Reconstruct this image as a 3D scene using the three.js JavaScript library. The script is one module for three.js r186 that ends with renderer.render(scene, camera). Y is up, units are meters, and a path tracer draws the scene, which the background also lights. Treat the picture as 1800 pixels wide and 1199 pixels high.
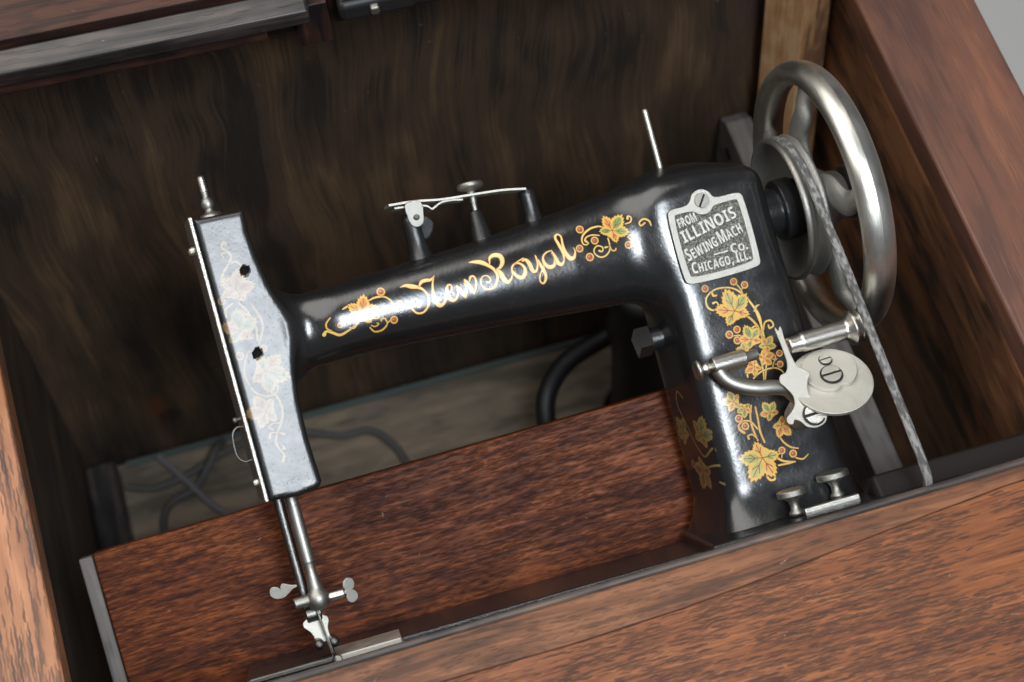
import * as THREE from 'three';
import { RoundedBoxGeometry } from 'three/addons/geometries/RoundedBoxGeometry.js';
import { TextGeometry } from 'three/addons/geometries/TextGeometry.js';
import { FontLoader } from 'three/addons/loaders/FontLoader.js';
import { mergeGeometries } from 'three/addons/utils/BufferGeometryUtils.js';
import { RectAreaLightUniformsLib } from 'three/addons/lights/RectAreaLightUniformsLib.js';

// ---------------------------------------------------------------- camera, light, exposure
const scene = new THREE.Scene();
const camera = new THREE.PerspectiveCamera(18.91, 1800 / 1199, 0.05, 30);
{
  const right = new THREE.Vector3(0.9602666, -0.0523416, 0.274132), up = new THREE.Vector3(0.2615497, 0.5114599, -0.8185357), back = new THREE.Vector3(-0.0973641, 0.8577116, 0.5048277);
  camera.position.set(0.028973, 1.774978, 0.443093);
  camera.quaternion.setFromRotationMatrix(new THREE.Matrix4().makeBasis(right, up, back));
  camera.updateMatrixWorld();
  camera.focus = 1.1;
  camera.userData.fStop = 7;
}
const renderer = new THREE.WebGLRenderer({ antialias: true });
renderer.setSize(1024, 682);
renderer.toneMapping = THREE.LinearToneMapping;
renderer.toneMappingExposure = 1.0;
renderer.shadowMap.enabled = true;
RectAreaLightUniformsLib.init();
scene.background = new THREE.Color(0.11, 0.112, 0.118);

const LAMPS = [   // the room's lamps: centre, what it points at, width, height, radiance, colour
  { name: 'ceiling_lamp', at: [0.36, 2.53, 0.92], to: [0.05, 0.82, -0.14], w: 0.46, h: 0.66, power: 38, color: [0.86, 0.935, 1.0], label: 'bright white lamp panel hanging over the front of the cabinet' },
  { name: 'ceiling_lamp', at: [-0.55, 2.7, -0.9], to: [0.1, 0.8, -0.25], w: 2.6, h: 2.0, power: 2.1, color: [1.0, 0.97, 0.92], label: 'wide dim lamp panel high above the open lid' },
];

// ---------------------------------------------------------------- small helpers
let seed = 7;
const rnd = () => { seed = (seed * 1664525 + 1013904223) >>> 0; return seed / 4294967296; };
const used = {};
function numbered(n) { const k = used[n] = (used[n] ?? -1) + 1; return k ? n + '_' + String(k).padStart(3, '0') : n; }
function tag(o, label, category, group, kind) { Object.assign(o.userData, { label, category }); if (group) o.userData.group = group; if (kind) o.userData.kind = kind; return o; }
function add(name, geo, mat, parent) {
  const m = new THREE.Mesh(geo, mat); m.castShadow = m.receiveShadow = true;
  m.name = parent === scene ? numbered(name) : name;
  parent.add(m); return m;
}
const V = (x, y, z) => new THREE.Vector3(x, y, z);
const MMS = 0.001;
const mmAdd = (name, geo, mat, parent) => { geo.scale(MMS, MMS, MMS); return add(name, geo, mat, parent); };   // machine parts are drawn in millimetres
const clamp = (x, a = 0, b = 1) => Math.min(b, Math.max(a, x)), mix = (a, b, t) => a + (b - a) * t, smooth = (a, b, x) => { const t = clamp((x - a) / (b - a)); return t * t * (3 - 2 * t); };

// periodic value noise
const H = new Float32Array(65536); for (let i = 0; i < 65536; i++) H[i] = rnd();
function vnoise(x, y, px, py, s = 0) {
  const xi = Math.floor(x), yi = Math.floor(y), fx = x - xi, fy = y - yi, u = fx * fx * (3 - 2 * fx), v = fy * fy * (3 - 2 * fy);
  const x0 = ((xi % px) + px) % px, x1 = (x0 + 1) % px, y0 = ((yi % py) + py) % py, y1 = (y0 + 1) % py;
  const h = (a, b) => H[(a * 1619 + b * 31337 + s * 6971) & 65535];
  return mix(mix(h(x0, y0), h(x1, y0), u), mix(h(x0, y1), h(x1, y1), u), v);
}
function fbm(x, y, px, py, oct, s) {
  let a = 0.5, t = 0, n = 0;
  for (let i = 0; i < oct; i++) { t += a * vnoise(x, y, px, py, s + i); n += a; a *= 0.5; x *= 2; y *= 2; px *= 2; py *= 2; }
  return t / n;
}
function texture(w, h, fn, srgb, rep) {
  const d = new Uint8Array(w * h * 4);
  for (let j = 0; j < h; j++) for (let i = 0; i < w; i++) {
    const c = fn(i / w, j / h), k = (j * w + i) * 4;
    if (typeof c === 'number') d[k] = d[k + 1] = d[k + 2] = clamp(c) * 255;
    else for (let q = 0; q < 3; q++) { const l = clamp(c[q]); d[k + q] = 255 * (srgb ? (l < 0.0031308 ? 12.92 * l : 1.055 * Math.pow(l, 1 / 2.4) - 0.055) : l) + rnd(); }
    d[k + 3] = 255;
  }
  const t = new THREE.DataTexture(d, w, h); t.wrapS = t.wrapT = THREE.RepeatWrapping; t.magFilter = THREE.LinearFilter; t.minFilter = THREE.LinearMipmapLinearFilter; t.generateMipmaps = true;
  if (srgb) t.colorSpace = THREE.SRGBColorSpace;
  if (rep) t.repeat.set(...rep);
  t.needsUpdate = true; return t;
}

// ---------------------------------------------------------------- wood
// One sheet of WOOD_L x WOOD_W metres; u runs along the grain.
const WOOD_L = 0.5, WOOD_W = 0.4;
const lerp3 = (a, b, t) => [mix(a[0], b[0], t), mix(a[1], b[1], t), mix(a[2], b[2], t)];
function wood(s, o) {
  const N = 1024, tone = new Float32Array(N * N), pore = new Float32Array(N * N);
  const c = (mm, total) => Math.max(2, Math.round(total / mm));
  const dens = new Float32Array(N * N);
  for (let j = 0; j < N; j++) for (let i = 0; i < N; i++) {
    const u = i / N, v = j / N;
    const wv = (fbm(u * 4, v * 4, 4, 4, 3, s + 20) - 0.5) * (o.warp ?? 0.03);
    const vv = v + wv;
    const sl = c(o.streakL ?? 70, 500), sw = c(o.streakW ?? 9, 400);
    const st = fbm(u * sl, vv * sw, sl, sw, 4, s);
    const b0 = c(o.blotL ?? 45, 500), b1 = c(o.blotW ?? 30, 400), bl = fbm(u * b0, vv * b1, b0, b1, 4, s + 7);
    const f0 = c(o.fleckL ?? 14, 500), f1 = c(o.fleckW ?? 5, 400), fk = fbm(u * f0, vv * f1, f0, f1, 2, s + 13);
    const l0 = c(55, 500), l1 = c(0.8, 400), ln = vnoise(u * l0, vv * l1, l0, l1, s + 29);   // fine fibre
    tone[j * N + i] = clamp(0.5 + (st - 0.5) * (o.streak ?? 1.4) + (bl - 0.5) * (o.blot ?? 1) + (fk - 0.5) * (o.fleck ?? 0.6) + (ln - 0.5) * (o.fibre ?? 0.22));
    dens[j * N + i] = fbm(u * 14, v * 18, 14, 18, 3, s + 33);
  }
  // open pores: short tapered dashes along the grain, thicker where the figure crowds them
  const kx = N / 500, ky = N / 400, W0 = o.dashW ?? 0.55, L0 = o.dashL ?? 9;
  for (let q = 0; q < (o.dashes ?? 9000); q++) {
    const x = rnd() * N, y = rnd() * N, d = dens[(y | 0) * N + (x | 0)];
    if (rnd() > smooth(0.3, 0.62, d) * 0.9 + 0.1) continue;
    const len = L0 * (0.35 + 1.3 * rnd() * rnd() + 0.4 * rnd()) * kx, w = W0 * (0.5 + 0.9 * rnd()) * ky, sl = (rnd() - 0.5) * 0.1, dark = 0.45 + 0.55 * rnd();
    for (let i = 0; i < len; i++) {
      const t = i / len, hw = w * 0.5 * Math.pow(Math.sin(Math.PI * (0.04 + 0.92 * t)), 0.6), cy = y + sl * i + 0.5 * Math.sin(i * 0.4 + q);
      for (let j = Math.floor(cy - hw - 1); j <= cy + hw + 1; j++) {
        const cov = clamp(hw + 0.5 - Math.abs(j - cy)) * dark, k = (((j % N) + N) % N) * N + (((x + i) | 0) % N);
        if (cov > pore[k]) pore[k] = cov;
      }
    }
  }
  const nick = new Float32Array(N * N);   // little pale dents and scratches
  for (let q = 0; q < (o.nicks ?? 0); q++) { let x = rnd() * N, y = rnd() * N; const a = rnd() * 6.3, l = 2 + 16 * rnd() * rnd() * rnd(), dark = 0.25 + 0.6 * rnd(); for (let i = 0; i < l; i++) { nick[(((y | 0) % N + N) % N) * N + (((x | 0) % N + N) % N)] = dark; x += Math.cos(a) + 0.5 * (rnd() - 0.5); y += Math.sin(a) + 0.5 * (rnd() - 0.5); } }
  const at = (u, v) => Math.min(N - 1, (v * N) | 0) * N + Math.min(N - 1, (u * N) | 0);
  const map = texture(N, N, (u, v) => {
    const k = at(u, v), t = tone[k];
    let col = t < 0.5 ? lerp3(o.dark, o.mid, smooth(0.1, 0.5, t)) : lerp3(o.mid, o.light, smooth(0.5, 0.92, t));
    col = lerp3(col, o.poreColor ?? o.dark, pore[k] * (o.pore ?? 0.75));
    if (nick[k]) col = lerp3(col, o.nickColor ?? [0.4, 0.3, 0.22], nick[k] * 0.8);
    for (const m of o.marks ?? []) { const du = ((u - m[0]) * 500) / m[2], dv = ((v - m[1]) * 400) / m[3], r = Math.hypot(du, dv) + (t - 0.5) * 0.7; col = lerp3(col, m[4], (1 - smooth(0.55, 1, r)) * (m[5] ?? 1)); }
    return col;
  }, true);
  const bump = texture(N, N, (u, v) => { const k = at(u, v); return 0.75 - 0.6 * pore[k] + 0.15 * (tone[k] - 0.5); });
  const rough = texture(N, N, (u, v) => { const k = at(u, v); const r = (o.rough ?? 0.35); return r + 0.25 * pore[k] + 0.12 * (0.5 - tone[k]); });
  return new THREE.MeshPhysicalMaterial({ map, bumpMap: bump, bumpScale: o.bumpScale ?? 0.0002, roughness: 1, roughnessMap: rough, clearcoat: o.coat ?? 0, clearcoatRoughness: o.coatRough ?? 0.25, specularIntensity: o.spec ?? 1 });
}
const W = {
  front: wood(1, { dark: [0.14, 0.047, 0.021], mid: [0.215, 0.074, 0.031], light: [0.3, 0.113, 0.047], poreColor: [0.034, 0.02, 0.016], dashes: 34000, dashL: 11, dashW: 0.9, streakL: 40, streakW: 2.2, streak: 0.75, blot: 0.3, blotL: 60, blotW: 16, rough: 0.42, pore: 0.85, fibre: 0.5, fleck: 0.3, fleckL: 10, fleckW: 2, spec: 0.6, nicks: 60 }),
  strip: wood(101, { dark: [0.085, 0.04, 0.024], mid: [0.16, 0.065, 0.032], light: [0.24, 0.102, 0.05], poreColor: [0.045, 0.03, 0.024], dashes: 20000, dashL: 6, dashW: 0.55, streakL: 36, streakW: 1.8, streak: 0.9, blot: 0.9, blotL: 60, blotW: 10, rough: 0.45, pore: 0.7, fibre: 0.3, spec: 0.6, nicks: 40 }),
  board: wood(201, { dark: [0.05, 0.0155, 0.0095], mid: [0.11, 0.0295, 0.011], light: [0.2, 0.056, 0.0165], poreColor: [0.02, 0.0095, 0.0075], dashes: 52000, dashL: 6.5, dashW: 0.6, streakL: 13, streakW: 1.4, streak: 1.15, blot: 0.65, blotL: 46, blotW: 15, fleck: 0.7, fleckL: 6, fleckW: 1.5, rough: 0.42, pore: 0.75, spec: 0.14, fibre: 0.45, nicks: 60 }),
  side: wood(301, { dark: [0.23, 0.09, 0.04], mid: [0.35, 0.14, 0.058], light: [0.46, 0.195, 0.085], poreColor: [0.05, 0.042, 0.042], dashes: 13000, dashL: 20, dashW: 1.1, streakL: 90, streakW: 6, streak: 0.8, rough: 0.42, pore: 0.85, blot: 0.4, fibre: 0.3 }),
  rim: wood(401, { dark: [0.1, 0.046, 0.033], mid: [0.155, 0.066, 0.042], light: [0.225, 0.09, 0.052], dashes: 5000, dashL: 14, dashW: 0.5, streakL: 110, streakW: 7, streak: 1.1, blot: 0.7, blotL: 60, blotW: 24, fleck: 0.3, rough: 0.44, pore: 0.35, poreColor: [0.06, 0.04, 0.036] }),
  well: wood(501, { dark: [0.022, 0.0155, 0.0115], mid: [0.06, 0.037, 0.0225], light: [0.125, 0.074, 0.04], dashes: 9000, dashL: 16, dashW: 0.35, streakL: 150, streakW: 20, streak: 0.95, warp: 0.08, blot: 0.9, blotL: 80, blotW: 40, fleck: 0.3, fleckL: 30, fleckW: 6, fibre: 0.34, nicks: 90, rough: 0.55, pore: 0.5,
    marks: [[0.29, 0.5, 22, 9, [0.13, 0.042, 0.014], 0.8], [0.26, 0.52, 10, 12, [0.02, 0.015, 0.012], 0.7]] }),
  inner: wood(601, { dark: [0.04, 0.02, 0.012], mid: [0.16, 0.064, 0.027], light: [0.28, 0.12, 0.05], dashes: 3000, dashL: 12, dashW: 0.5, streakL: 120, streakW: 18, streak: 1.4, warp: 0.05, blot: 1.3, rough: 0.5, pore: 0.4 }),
  lid: wood(701, { dark: [0.01, 0.008, 0.008], mid: [0.03, 0.015, 0.012], light: [0.07, 0.028, 0.017], dashes: 5000, dashL: 14, dashW: 0.4, streakL: 120, streakW: 4, streak: 1.2, blot: 1.0, blotL: 80, blotW: 20, rough: 0.46, pore: 0.4, spec: 0.4, nicks: 60 }),
  edge: wood(751, { dark: [0.028, 0.022, 0.02], mid: [0.075, 0.052, 0.041], light: [0.15, 0.09, 0.06], dashes: 4000, dashL: 14, dashW: 0.4, streakL: 90, streakW: 3, streak: 1.4, blot: 1, rough: 0.42, pore: 0.4 }),
  lidtop: wood(771, { dark: [0.012, 0.011, 0.011], mid: [0.026, 0.022, 0.021], light: [0.06, 0.046, 0.04], dashes: 3000, dashL: 14, dashW: 0.4, streakL: 120, streakW: 3, streak: 1.3, rough: 0.36, pore: 0.4, nicks: 120, nickColor: [0.3, 0.28, 0.26] }),
  floor: wood(801, { dark: [0.13, 0.104, 0.076], mid: [0.22, 0.175, 0.126], light: [0.31, 0.235, 0.16], dashes: 4000, dashW: 0.4, streakL: 90, streakW: 12, blot: 1.3, blotL: 70, blotW: 40, rough: 0.75, pore: 0.3 }),
  raw: wood(901, { dark: [0.15, 0.07, 0.032], mid: [0.39, 0.195, 0.083], light: [0.5, 0.3, 0.155], dashes: 2500, dashL: 16, streakL: 150, streakW: 7, blot: 0.8, rough: 0.7, pore: 0.35 }),
  grey: wood(951, { dark: [0.09, 0.08, 0.072], mid: [0.15, 0.133, 0.12], light: [0.2, 0.178, 0.165], dashes: 2500, dashL: 10, dashW: 0.4, streakL: 120, streakW: 4, streak: 0.9, blot: 0.6, rough: 0.75, pore: 0.4 }),
};
// texture coordinates in metres: every face takes the grain axis g along u
function grain(geo, g, off = [0, 0]) {
  geo = geo.index ? geo.toNonIndexed() : geo;
  const p = geo.attributes.position, uv = new Float32Array(p.count * 2), n = V(), a = V(), b = V(), c = V(), gi = 'xyz'.indexOf(g);
  for (let i = 0; i < p.count; i += 3) {
    a.fromBufferAttribute(p, i); b.fromBufferAttribute(p, i + 1); c.fromBufferAttribute(p, i + 2);
    n.crossVectors(b.sub(a), c.sub(a));
    const k = [Math.abs(n.x), Math.abs(n.y), Math.abs(n.z)], ax = k.indexOf(Math.max(...k));
    let ui = gi, vi = [0, 1, 2].find((q) => q !== gi && q !== ax);
    if (ax === gi) { ui = (gi + 1) % 3; vi = (gi + 2) % 3; }
    for (let q = 0; q < 3; q++) { uv[(i + q) * 2] = p.getComponent(i + q, ui) / WOOD_L + off[0]; uv[(i + q) * 2 + 1] = p.getComponent(i + q, vi) / WOOD_W + off[1] + ax * 0.31; }
  }
  geo.setAttribute('uv', new THREE.BufferAttribute(uv, 2)); return geo;
}
function plank(x0, x1, y0, y1, z0, z1, g, r = 0.0015, off) {
  const b = new RoundedBoxGeometry(x1 - x0, y1 - y0, z1 - z0, 2, r); b.translate((x0 + x1) / 2, (y0 + y1) / 2, (z0 + z1) / 2);
  return grain(b, g, off ?? [rnd(), rnd()]);
}

// ---------------------------------------------------------------- metal and paint
const grit = texture(512, 512, (u, v) => 0.5 * fbm(u * 24, v * 24, 24, 24, 4, 31) + 0.5 * vnoise(u * 180, v * 180, 180, 180, 77));
const wearTex = texture(512, 512, (u, v) => 0.3 + 0.5 * fbm(u * 9, v * 9, 9, 9, 5, 41));
const metal = (r, g, b, rough, o = {}) => new THREE.MeshStandardMaterial({ color: new THREE.Color(r, g, b), metalness: 1, roughness: rough, bumpMap: grit, bumpScale: 0.00008, ...o });
const M = {
  nickel: metal(0.62, 0.595, 0.54, 0.32),
  satin: metal(0.66, 0.64, 0.58, 0.5),
  dull: metal(0.38, 0.365, 0.33, 0.46),
  ivory: metal(0.68, 0.655, 0.59, 0.55, { roughness: 1, roughnessMap: texture(512, 512, (u, v) => 0.42 + 0.3 * fbm(u * 8, v * 8, 8, 8, 5, 15)) }),
  dark: metal(0.16, 0.155, 0.145, 0.38),
  wheel: metal(0.75, 0.745, 0.705, 0.3, { roughness: 1, map: texture(512, 512, (u, v) => { const t = 0.8 + 0.3 * fbm(u * 40, v * 10, 40, 10, 5, 6), c = clamp(t); return [c, c * 0.985, c * 0.94]; }, true), roughnessMap: texture(512, 512, (u, v) => 0.24 + 0.24 * fbm(u * 30, v * 8, 30, 8, 5, 5)) }),
  iron: metal(0.37, 0.363, 0.335, 0.6, { bumpScale: 0.0003 }),
  black: new THREE.MeshPhysicalMaterial({ color: new THREE.Color(0.012, 0.012, 0.013), roughness: 0.26, ior: 1.65, bumpMap: grit, bumpScale: 0.00012 }),
  blackDull: new THREE.MeshStandardMaterial({ color: new THREE.Color(0.012, 0.012, 0.013), roughness: 0.5 }),
  pit: new THREE.MeshStandardMaterial({ color: new THREE.Color(0.004, 0.004, 0.004), roughness: 1 }),
  soot: new THREE.MeshPhysicalMaterial({ color: new THREE.Color(0.012, 0.009, 0.008), roughness: 0.5, specularIntensity: 0.4 }),
  groove: new THREE.MeshStandardMaterial({ color: new THREE.Color(0.03, 0.028, 0.025), roughness: 0.7, metalness: 0.5 }),
};

// ---------------------------------------------------------------- the printed decals, in millimetres on the machine's front
const DECALS = {
  lettering: {
    strokes: [
      [83.9,181.6,0.3,86.7,181.8,1.4,89.6,180.6,2.4,92.9,179.2,1.7,95.3,177.2,1.2,96.8,173.8,1.0,96.6,170.3,1.0,95.0,167.4,1.0,92.1,165.5,1.0,88.8,166.1,1.0,86.7,169.2,0.9,87.1,172.2,0.8,89.3,173.3,0.7,91.3,172.1,0.8,92.0,170.0,0.8,90.3,168.9,0.9],
      [93.8,179.6,0.7,95.6,181.4,1.7,98.0,181.7,1.8,100.4,181.3,1.5,102.2,182.0,0.8,103.3,182.9,0.3],
      [102.5,181.8,0.5,101.0,178.6,1.0,100.0,174.1,1.5,100.2,169.6,2.3,101.8,166.8,2.2,104.6,167.6,1.4,106.2,170.1,0.7,107.2,172.5,0.6],
      [106.7,170.6,0.6,109.1,172.3,0.7,110.5,174.3,0.8,110.3,175.9,0.8,108.8,176.0,1.0,107.4,173.7,1.5,107.5,169.8,2.1,109.3,167.5,1.8,111.5,168.1,1.2,113.0,170.7,0.7,113.4,173.6,0.5],
      [113.2,174.5,0.9,114.3,172.7,1.8,115.6,169.7,2.1,116.4,167.1,0.7],
      [116.5,167.1,0.5,117.8,170.0,0.8,118.2,173.5,1.3,118.3,176.5,1.0],
      [118.4,176.5,1.0,119.3,174.1,2.2,120.5,170.8,2.0,121.4,168.0,0.6],
      [121.4,168.0,0.5,123.3,171.3,0.9,124.2,174.9,1.0,123.5,177.2,1.0,121.7,177.1,1.2,120.8,175.2,0.6],
      [123.5,185.1,0.3,126.4,184.6,1.5,130.0,183.3,2.3,133.2,180.6,1.8,135.5,177.7,1.5,136.2,174.2,1.4,134.9,170.6,1.3,132.0,168.4,1.1,128.7,168.7,1.0,126.7,171.0,0.8,126.7,174.0,0.7,128.6,175.9,0.6,131.0,175.4,0.7,132.1,173.2,0.8,131.0,171.9,0.9,129.7,172.4,0.8],
      [134.1,181.6,0.6,135.1,184.4,1.2,137.9,185.4,2.1,140.9,183.9,2.5,141.0,180.7,2.3,139.0,178.2,1.5,136.4,177.6,0.7],
      [136.8,177.5,0.8,138.2,175.4,2.1,139.1,171.9,2.5,140.7,169.5,2.0,143.0,170.6,1.0,144.6,173.2,0.7],
      [144.7,172.6,0.9,145.0,176.1,1.0,147.2,178.0,1.0,149.8,177.5,1.0,151.7,174.9,1.5,151.4,171.7,2.0,148.9,169.8,2.1,146.3,171.5,1.6,145.1,174.2,0.9],
      [146.9,178.0,0.5,149.9,179.0,0.6,152.6,179.6,0.8],
      [151.6,178.3,0.7,153.5,178.6,1.5,154.9,176.2,2.2,155.6,172.1,2.1,157.3,171.1,1.2,159.2,174.2,0.9,159.5,178.0,0.9,159.3,179.7,0.3],
      [160.1,176.9,0.7,160.7,174.1,1.5,161.7,170.5,1.8,161.9,166.5,1.5,159.9,163.8,1.0,158.3,165.4,0.8,159.2,168.7,0.8,161.9,172.2,0.7,163.4,174.3,0.5],
      [168.9,179.8,0.5,165.8,179.5,0.8,163.3,177.6,1.0,163.0,174.1,1.7,165.1,171.4,2.1,168.1,171.8,1.7,169.2,175.2,1.0,168.5,178.7,0.6],
      [168.9,179.3,0.6,169.6,176.6,1.4,170.4,172.7,2.1,172.1,171.1,1.7,173.9,172.7,0.8,174.6,175.0,0.5],
      [174.1,173.3,0.6,174.6,176.8,1.4,173.7,181.8,1.6,173.0,185.9,1.2,174.8,187.5,0.8,176.3,185.7,0.9,175.8,181.9,1.2,175.7,177.4,2.0,177.4,173.3,2.4,179.8,173.0,1.7,181.3,176.0,0.8,180.9,178.3,0.3],
    ],
    berries: [],
    leaves: [],
  },
  arm_left: {
    strokes: [
      [38.1,167.7,2.3,39.7,169.1,1.1,42.5,167.6,1.4,46.2,165.4,1.5,50.9,166.5,1.1,56.5,168.6,0.9],
      [42.4,168.6,0.6,40.4,170.4,0.9,40.6,173.1,0.9,43.4,175.5,0.7],
      [52.0,167.9,0.6,54.2,167.0,0.8,57.4,169.6,0.8],
      [62.5,165.1,0.8,64.6,162.3,0.9,68.7,162.2,1.1,71.9,164.5,0.9,71.4,167.6,0.9,69.3,167.7,0.9,69.3,166.7,0.6],
      [65.7,179.1,0.7,69.7,179.8,1.2,74.5,178.7,0.9,77.3,175.0,0.9,76.2,171.2,0.9,73.2,170.5,0.8,72.3,173.2,0.7,74.8,174.1,0.6],
      [71.9,164.8,0.6,74.3,166.3,0.7],
      [73.0,180.2,0.5,73.6,178.8,0.5],
      [63.4,166.1,0.6,65.3,164.9,0.7,67.4,165.6,0.7,66.7,166.5,0.6],
      [51.0,178.2,0.8,54.3,178.9,1.2,57.0,177.2,0.8],
      [65.0,169.4,0.7,68.3,168.9,0.7,68.3,172.3,0.6],
    ],
    berries: [[73.2,182.0,2.3],[81.3,173.4,1.7],[76.0,165.7,2.1],[47.3,170.4,1.5]],
    leaves: [[60.3,173.2,10.1,69,0]],
  },
  arm_right: {
    strokes: [
      [201.6,184.0,0.6,198.4,185.9,0.9,193.5,185.9,1.1,189.0,184.0,1.1,186.9,181.4,1.0,186.9,178.8,0.8,188.6,177.9,0.7,190.1,178.6,0.6],
      [197.1,181.0,0.6,193.5,182.2,0.8,190.1,182.0,0.8,188.4,180.5,1.0,189.3,179.3,1.2],
      [201.3,178.3,0.9,201.2,174.8,0.8,200.4,171.8,0.8,197.5,169.5,0.9,194.2,169.5,0.9,191.8,171.9,0.8,192.0,174.4,0.8,194.3,175.8,0.8,196.9,174.3,0.8,196.1,172.2,0.8,194.5,173.0,1.2],
      [201.0,174.2,0.8,201.7,171.4,0.8,203.4,171.0,0.9,204.1,171.8,0.9],
      [215.1,186.0,1.4,215.8,187.3,0.8,217.1,186.0,0.8,216.0,183.8,0.8,213.0,183.5,0.6],
      [223.1,181.2,0.9,220.7,180.3,0.8,220.5,182.3,0.9,223.0,183.5,1.0,225.4,181.7,1.0,225.8,178.9,0.6],
      [198.4,173.9,1.2,200.0,173.8,0.6],
      [212.4,176.4,0.8,213.2,174.6,0.6],
      [213.2,176.8,0.6,216.4,176.3,0.5],
    ],
    berries: [[187.7,186.9,2.2],[184.2,176.9,2.1],[188.5,171.0,2.3],[193.7,179.0,2.2],[215.2,173.7,2.0],[211.5,172.0,2.1]],
    leaves: [[204.9,181.8,10.4,41,1]],
  },
  pillar_upper: {
    strokes: [
      [270.8,102.9,1.7,271.3,109.8,1.2,271.2,115.5,2.2,269.9,121.0,1.3,266.2,128.7,1.2,261.4,133.8,0.9,255.2,135.9,0.9,249.2,135.6,0.9,244.8,132.5,0.9,244.3,128.0,1.0,246.9,125.4,1.0,250.3,126.7,0.9,250.0,129.1,0.8,247.9,129.1,1.3],
      [248.9,135.6,0.8,249.1,133.1,1.3,250.9,132.7,1.0],
      [265.8,129.6,0.9,264.7,133.7,0.7,262.8,136.9,0.4],
      [265.4,131.9,0.6,267.5,133.5,0.4],
      [263.8,118.3,1.0,267.2,114.2,1.3,269.6,108.6,1.5,270.0,103.7,1.3],
      [269.3,107.6,0.7,267.9,110.7,0.7,265.8,110.2,1.2],
      [271.8,107.5,0.8,273.7,111.3,0.9,277.1,111.5,1.0,278.1,108.5,0.9,275.5,107.6,1.0,275.3,109.3,0.9],
      [260.4,106.2,0.7,257.6,108.3,0.7,253.8,108.8,0.5],
      [269.6,118.9,1.0,271.4,121.1,1.1,273.2,121.5,0.5],
      [264.9,128.2,0.6,263.1,128.7,0.8,262.3,127.9,0.7],
      [265.7,88.6,1.1,265.5,84.9,1.0,264.7,81.3,0.9],
      [268.2,88.5,0.9,265.5,81.1,0.8],
      [259.1,83.4,0.9,264.9,85.9,0.9,272.2,85.8,0.9,276.0,83.1,0.9,276.9,79.6,0.7],
      [271.2,86.0,0.7,273.2,89.3,0.6,275.2,90.4,0.5],
      [273.3,87.6,0.5,275.7,87.0,0.5],
      [256.4,87.9,1.2,256.1,84.8,0.9],
    ],
    berries: [[262.4,137.5,2.1],[268.0,134.2,2.1],[245.6,137.9,2.0],[257.2,111.7,2.1],[252.2,110.1,2.2],[255.8,105.9,2.2],[277.3,92.8,1.9],[273.3,91.7,1.6],[276.0,86.9,1.9]],
    leaves: [[258.6,121.8,11.5,99,2],[263.8,104.2,7.7,102,1],[271.1,98.8,5.6,42,2],[267.8,92.4,5.6,10,0],[261.4,89.5,5.6,-163,0],[258.5,99.5,4.6,157,2]],
  },
  pillar_lower: {
    strokes: [
      [253.8,69.4,1.0,251.6,63.4,1.1,251.2,57.4,1.2,252.3,49.9,1.0],
      [255.8,67.9,1.0,255.5,61.3,1.1,254.9,54.3,1.2,255.8,47.9,1.0],
      [247.3,62.5,0.9,251.1,61.0,0.9,253.8,56.1,0.9],
      [246.0,56.0,1.6,244.1,58.3,1.5,244.0,60.9,1.1,246.7,62.2,0.7],
      [252.1,51.0,0.8,250.2,53.9,0.9,247.5,53.8,0.9,247.6,52.2,1.3],
      [258.2,40.0,1.1,263.3,35.2,1.2,269.9,32.9,0.9],
      [260.1,33.6,1.0,265.9,33.1,1.0,269.9,33.0,0.8],
      [270.8,34.9,0.8,274.6,33.2,0.9,278.3,34.9,0.5],
      [264.3,52.2,0.7,265.8,46.1,1.0,269.4,41.5,1.0,273.7,39.5,0.7],
      [254.7,31.7,0.8,252.3,30.4,1.1,253.0,27.4,1.3,255.8,26.8,1.1,256.1,29.0,0.9,254.5,29.0,1.2],
      [263.0,37.1,0.6,263.8,39.0,0.5],
    ],
    berries: [[245.1,64.4,2.2],[247.5,59.4,2.2],[264.1,40.9,2.1],[269.9,37.5,2.2]],
    leaves: [[244.9,74.2,6.3,168,2],[249.7,69.0,4.8,-106,1],[267.6,54.3,6.8,-59,0],[263.4,62.7,6.3,114,1],[252.3,40.1,12.8,-132,2]],
  },
  head_upper: {
    strokes: [
      [0.2,227.3,1.9,-0.9,228.1,1.4,-2.1,225.5,1.1,0.3,222.9,1.1,1.3,219.7,1.2,-1.5,216.1,1.2,-5.1,212.2,1.4,-7.2,207.9,0.9],
      [-0.6,222.6,0.9,-2.8,222.7,1.3,-2.7,220.7,0.9],
      [-0.9,216.5,1.2,3.0,216.8,1.1,5.5,213.7,0.9],
      [-4.3,196.0,0.9,-8.9,193.7,1.0,-9.4,190.1,1.3],
      [-6.2,190.8,1.2,-1.8,191.3,1.1,2.5,186.4,1.2,4.2,180.5,1.1,3.1,173.7,1.1],
      [4.8,193.6,0.8,7.2,186.7,1.4,7.7,180.1,1.3,3.5,172.0,1.1],
      [-1.2,195.5,1.1,1.7,190.4,1.4,3.7,183.9,1.1],
    ],
    berries: [[-9.5,198.5,2.1],[5.1,168.9,2.0]],
    leaves: [[-0.9,202.4,11.5,64,0],[-4.3,180.9,11.8,85,1]],
  },
  head_lower: {
    strokes: [
      [-2.5,169.6,1.2,-5.8,165.2,0.9,-8.0,159.2,0.9,-7.3,153.1,1.1,-4.9,147.7,1.1,0.0,144.3,1.1,4.8,144.5,1.1,7.0,147.4,0.9,5.4,150.0,0.8,2.4,148.7,0.7],
      [2.7,147.4,0.8,5.7,141.2,1.2,6.1,134.6,1.4,3.4,128.2,1.3,0.8,124.8,1.2,-1.5,120.1,1.2,-0.6,115.7,1.1,0.8,112.0,1.2,-0.6,109.1,1.8],
      [-0.4,115.6,0.8,1.9,115.2,1.3,1.5,116.8,1.1],
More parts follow.
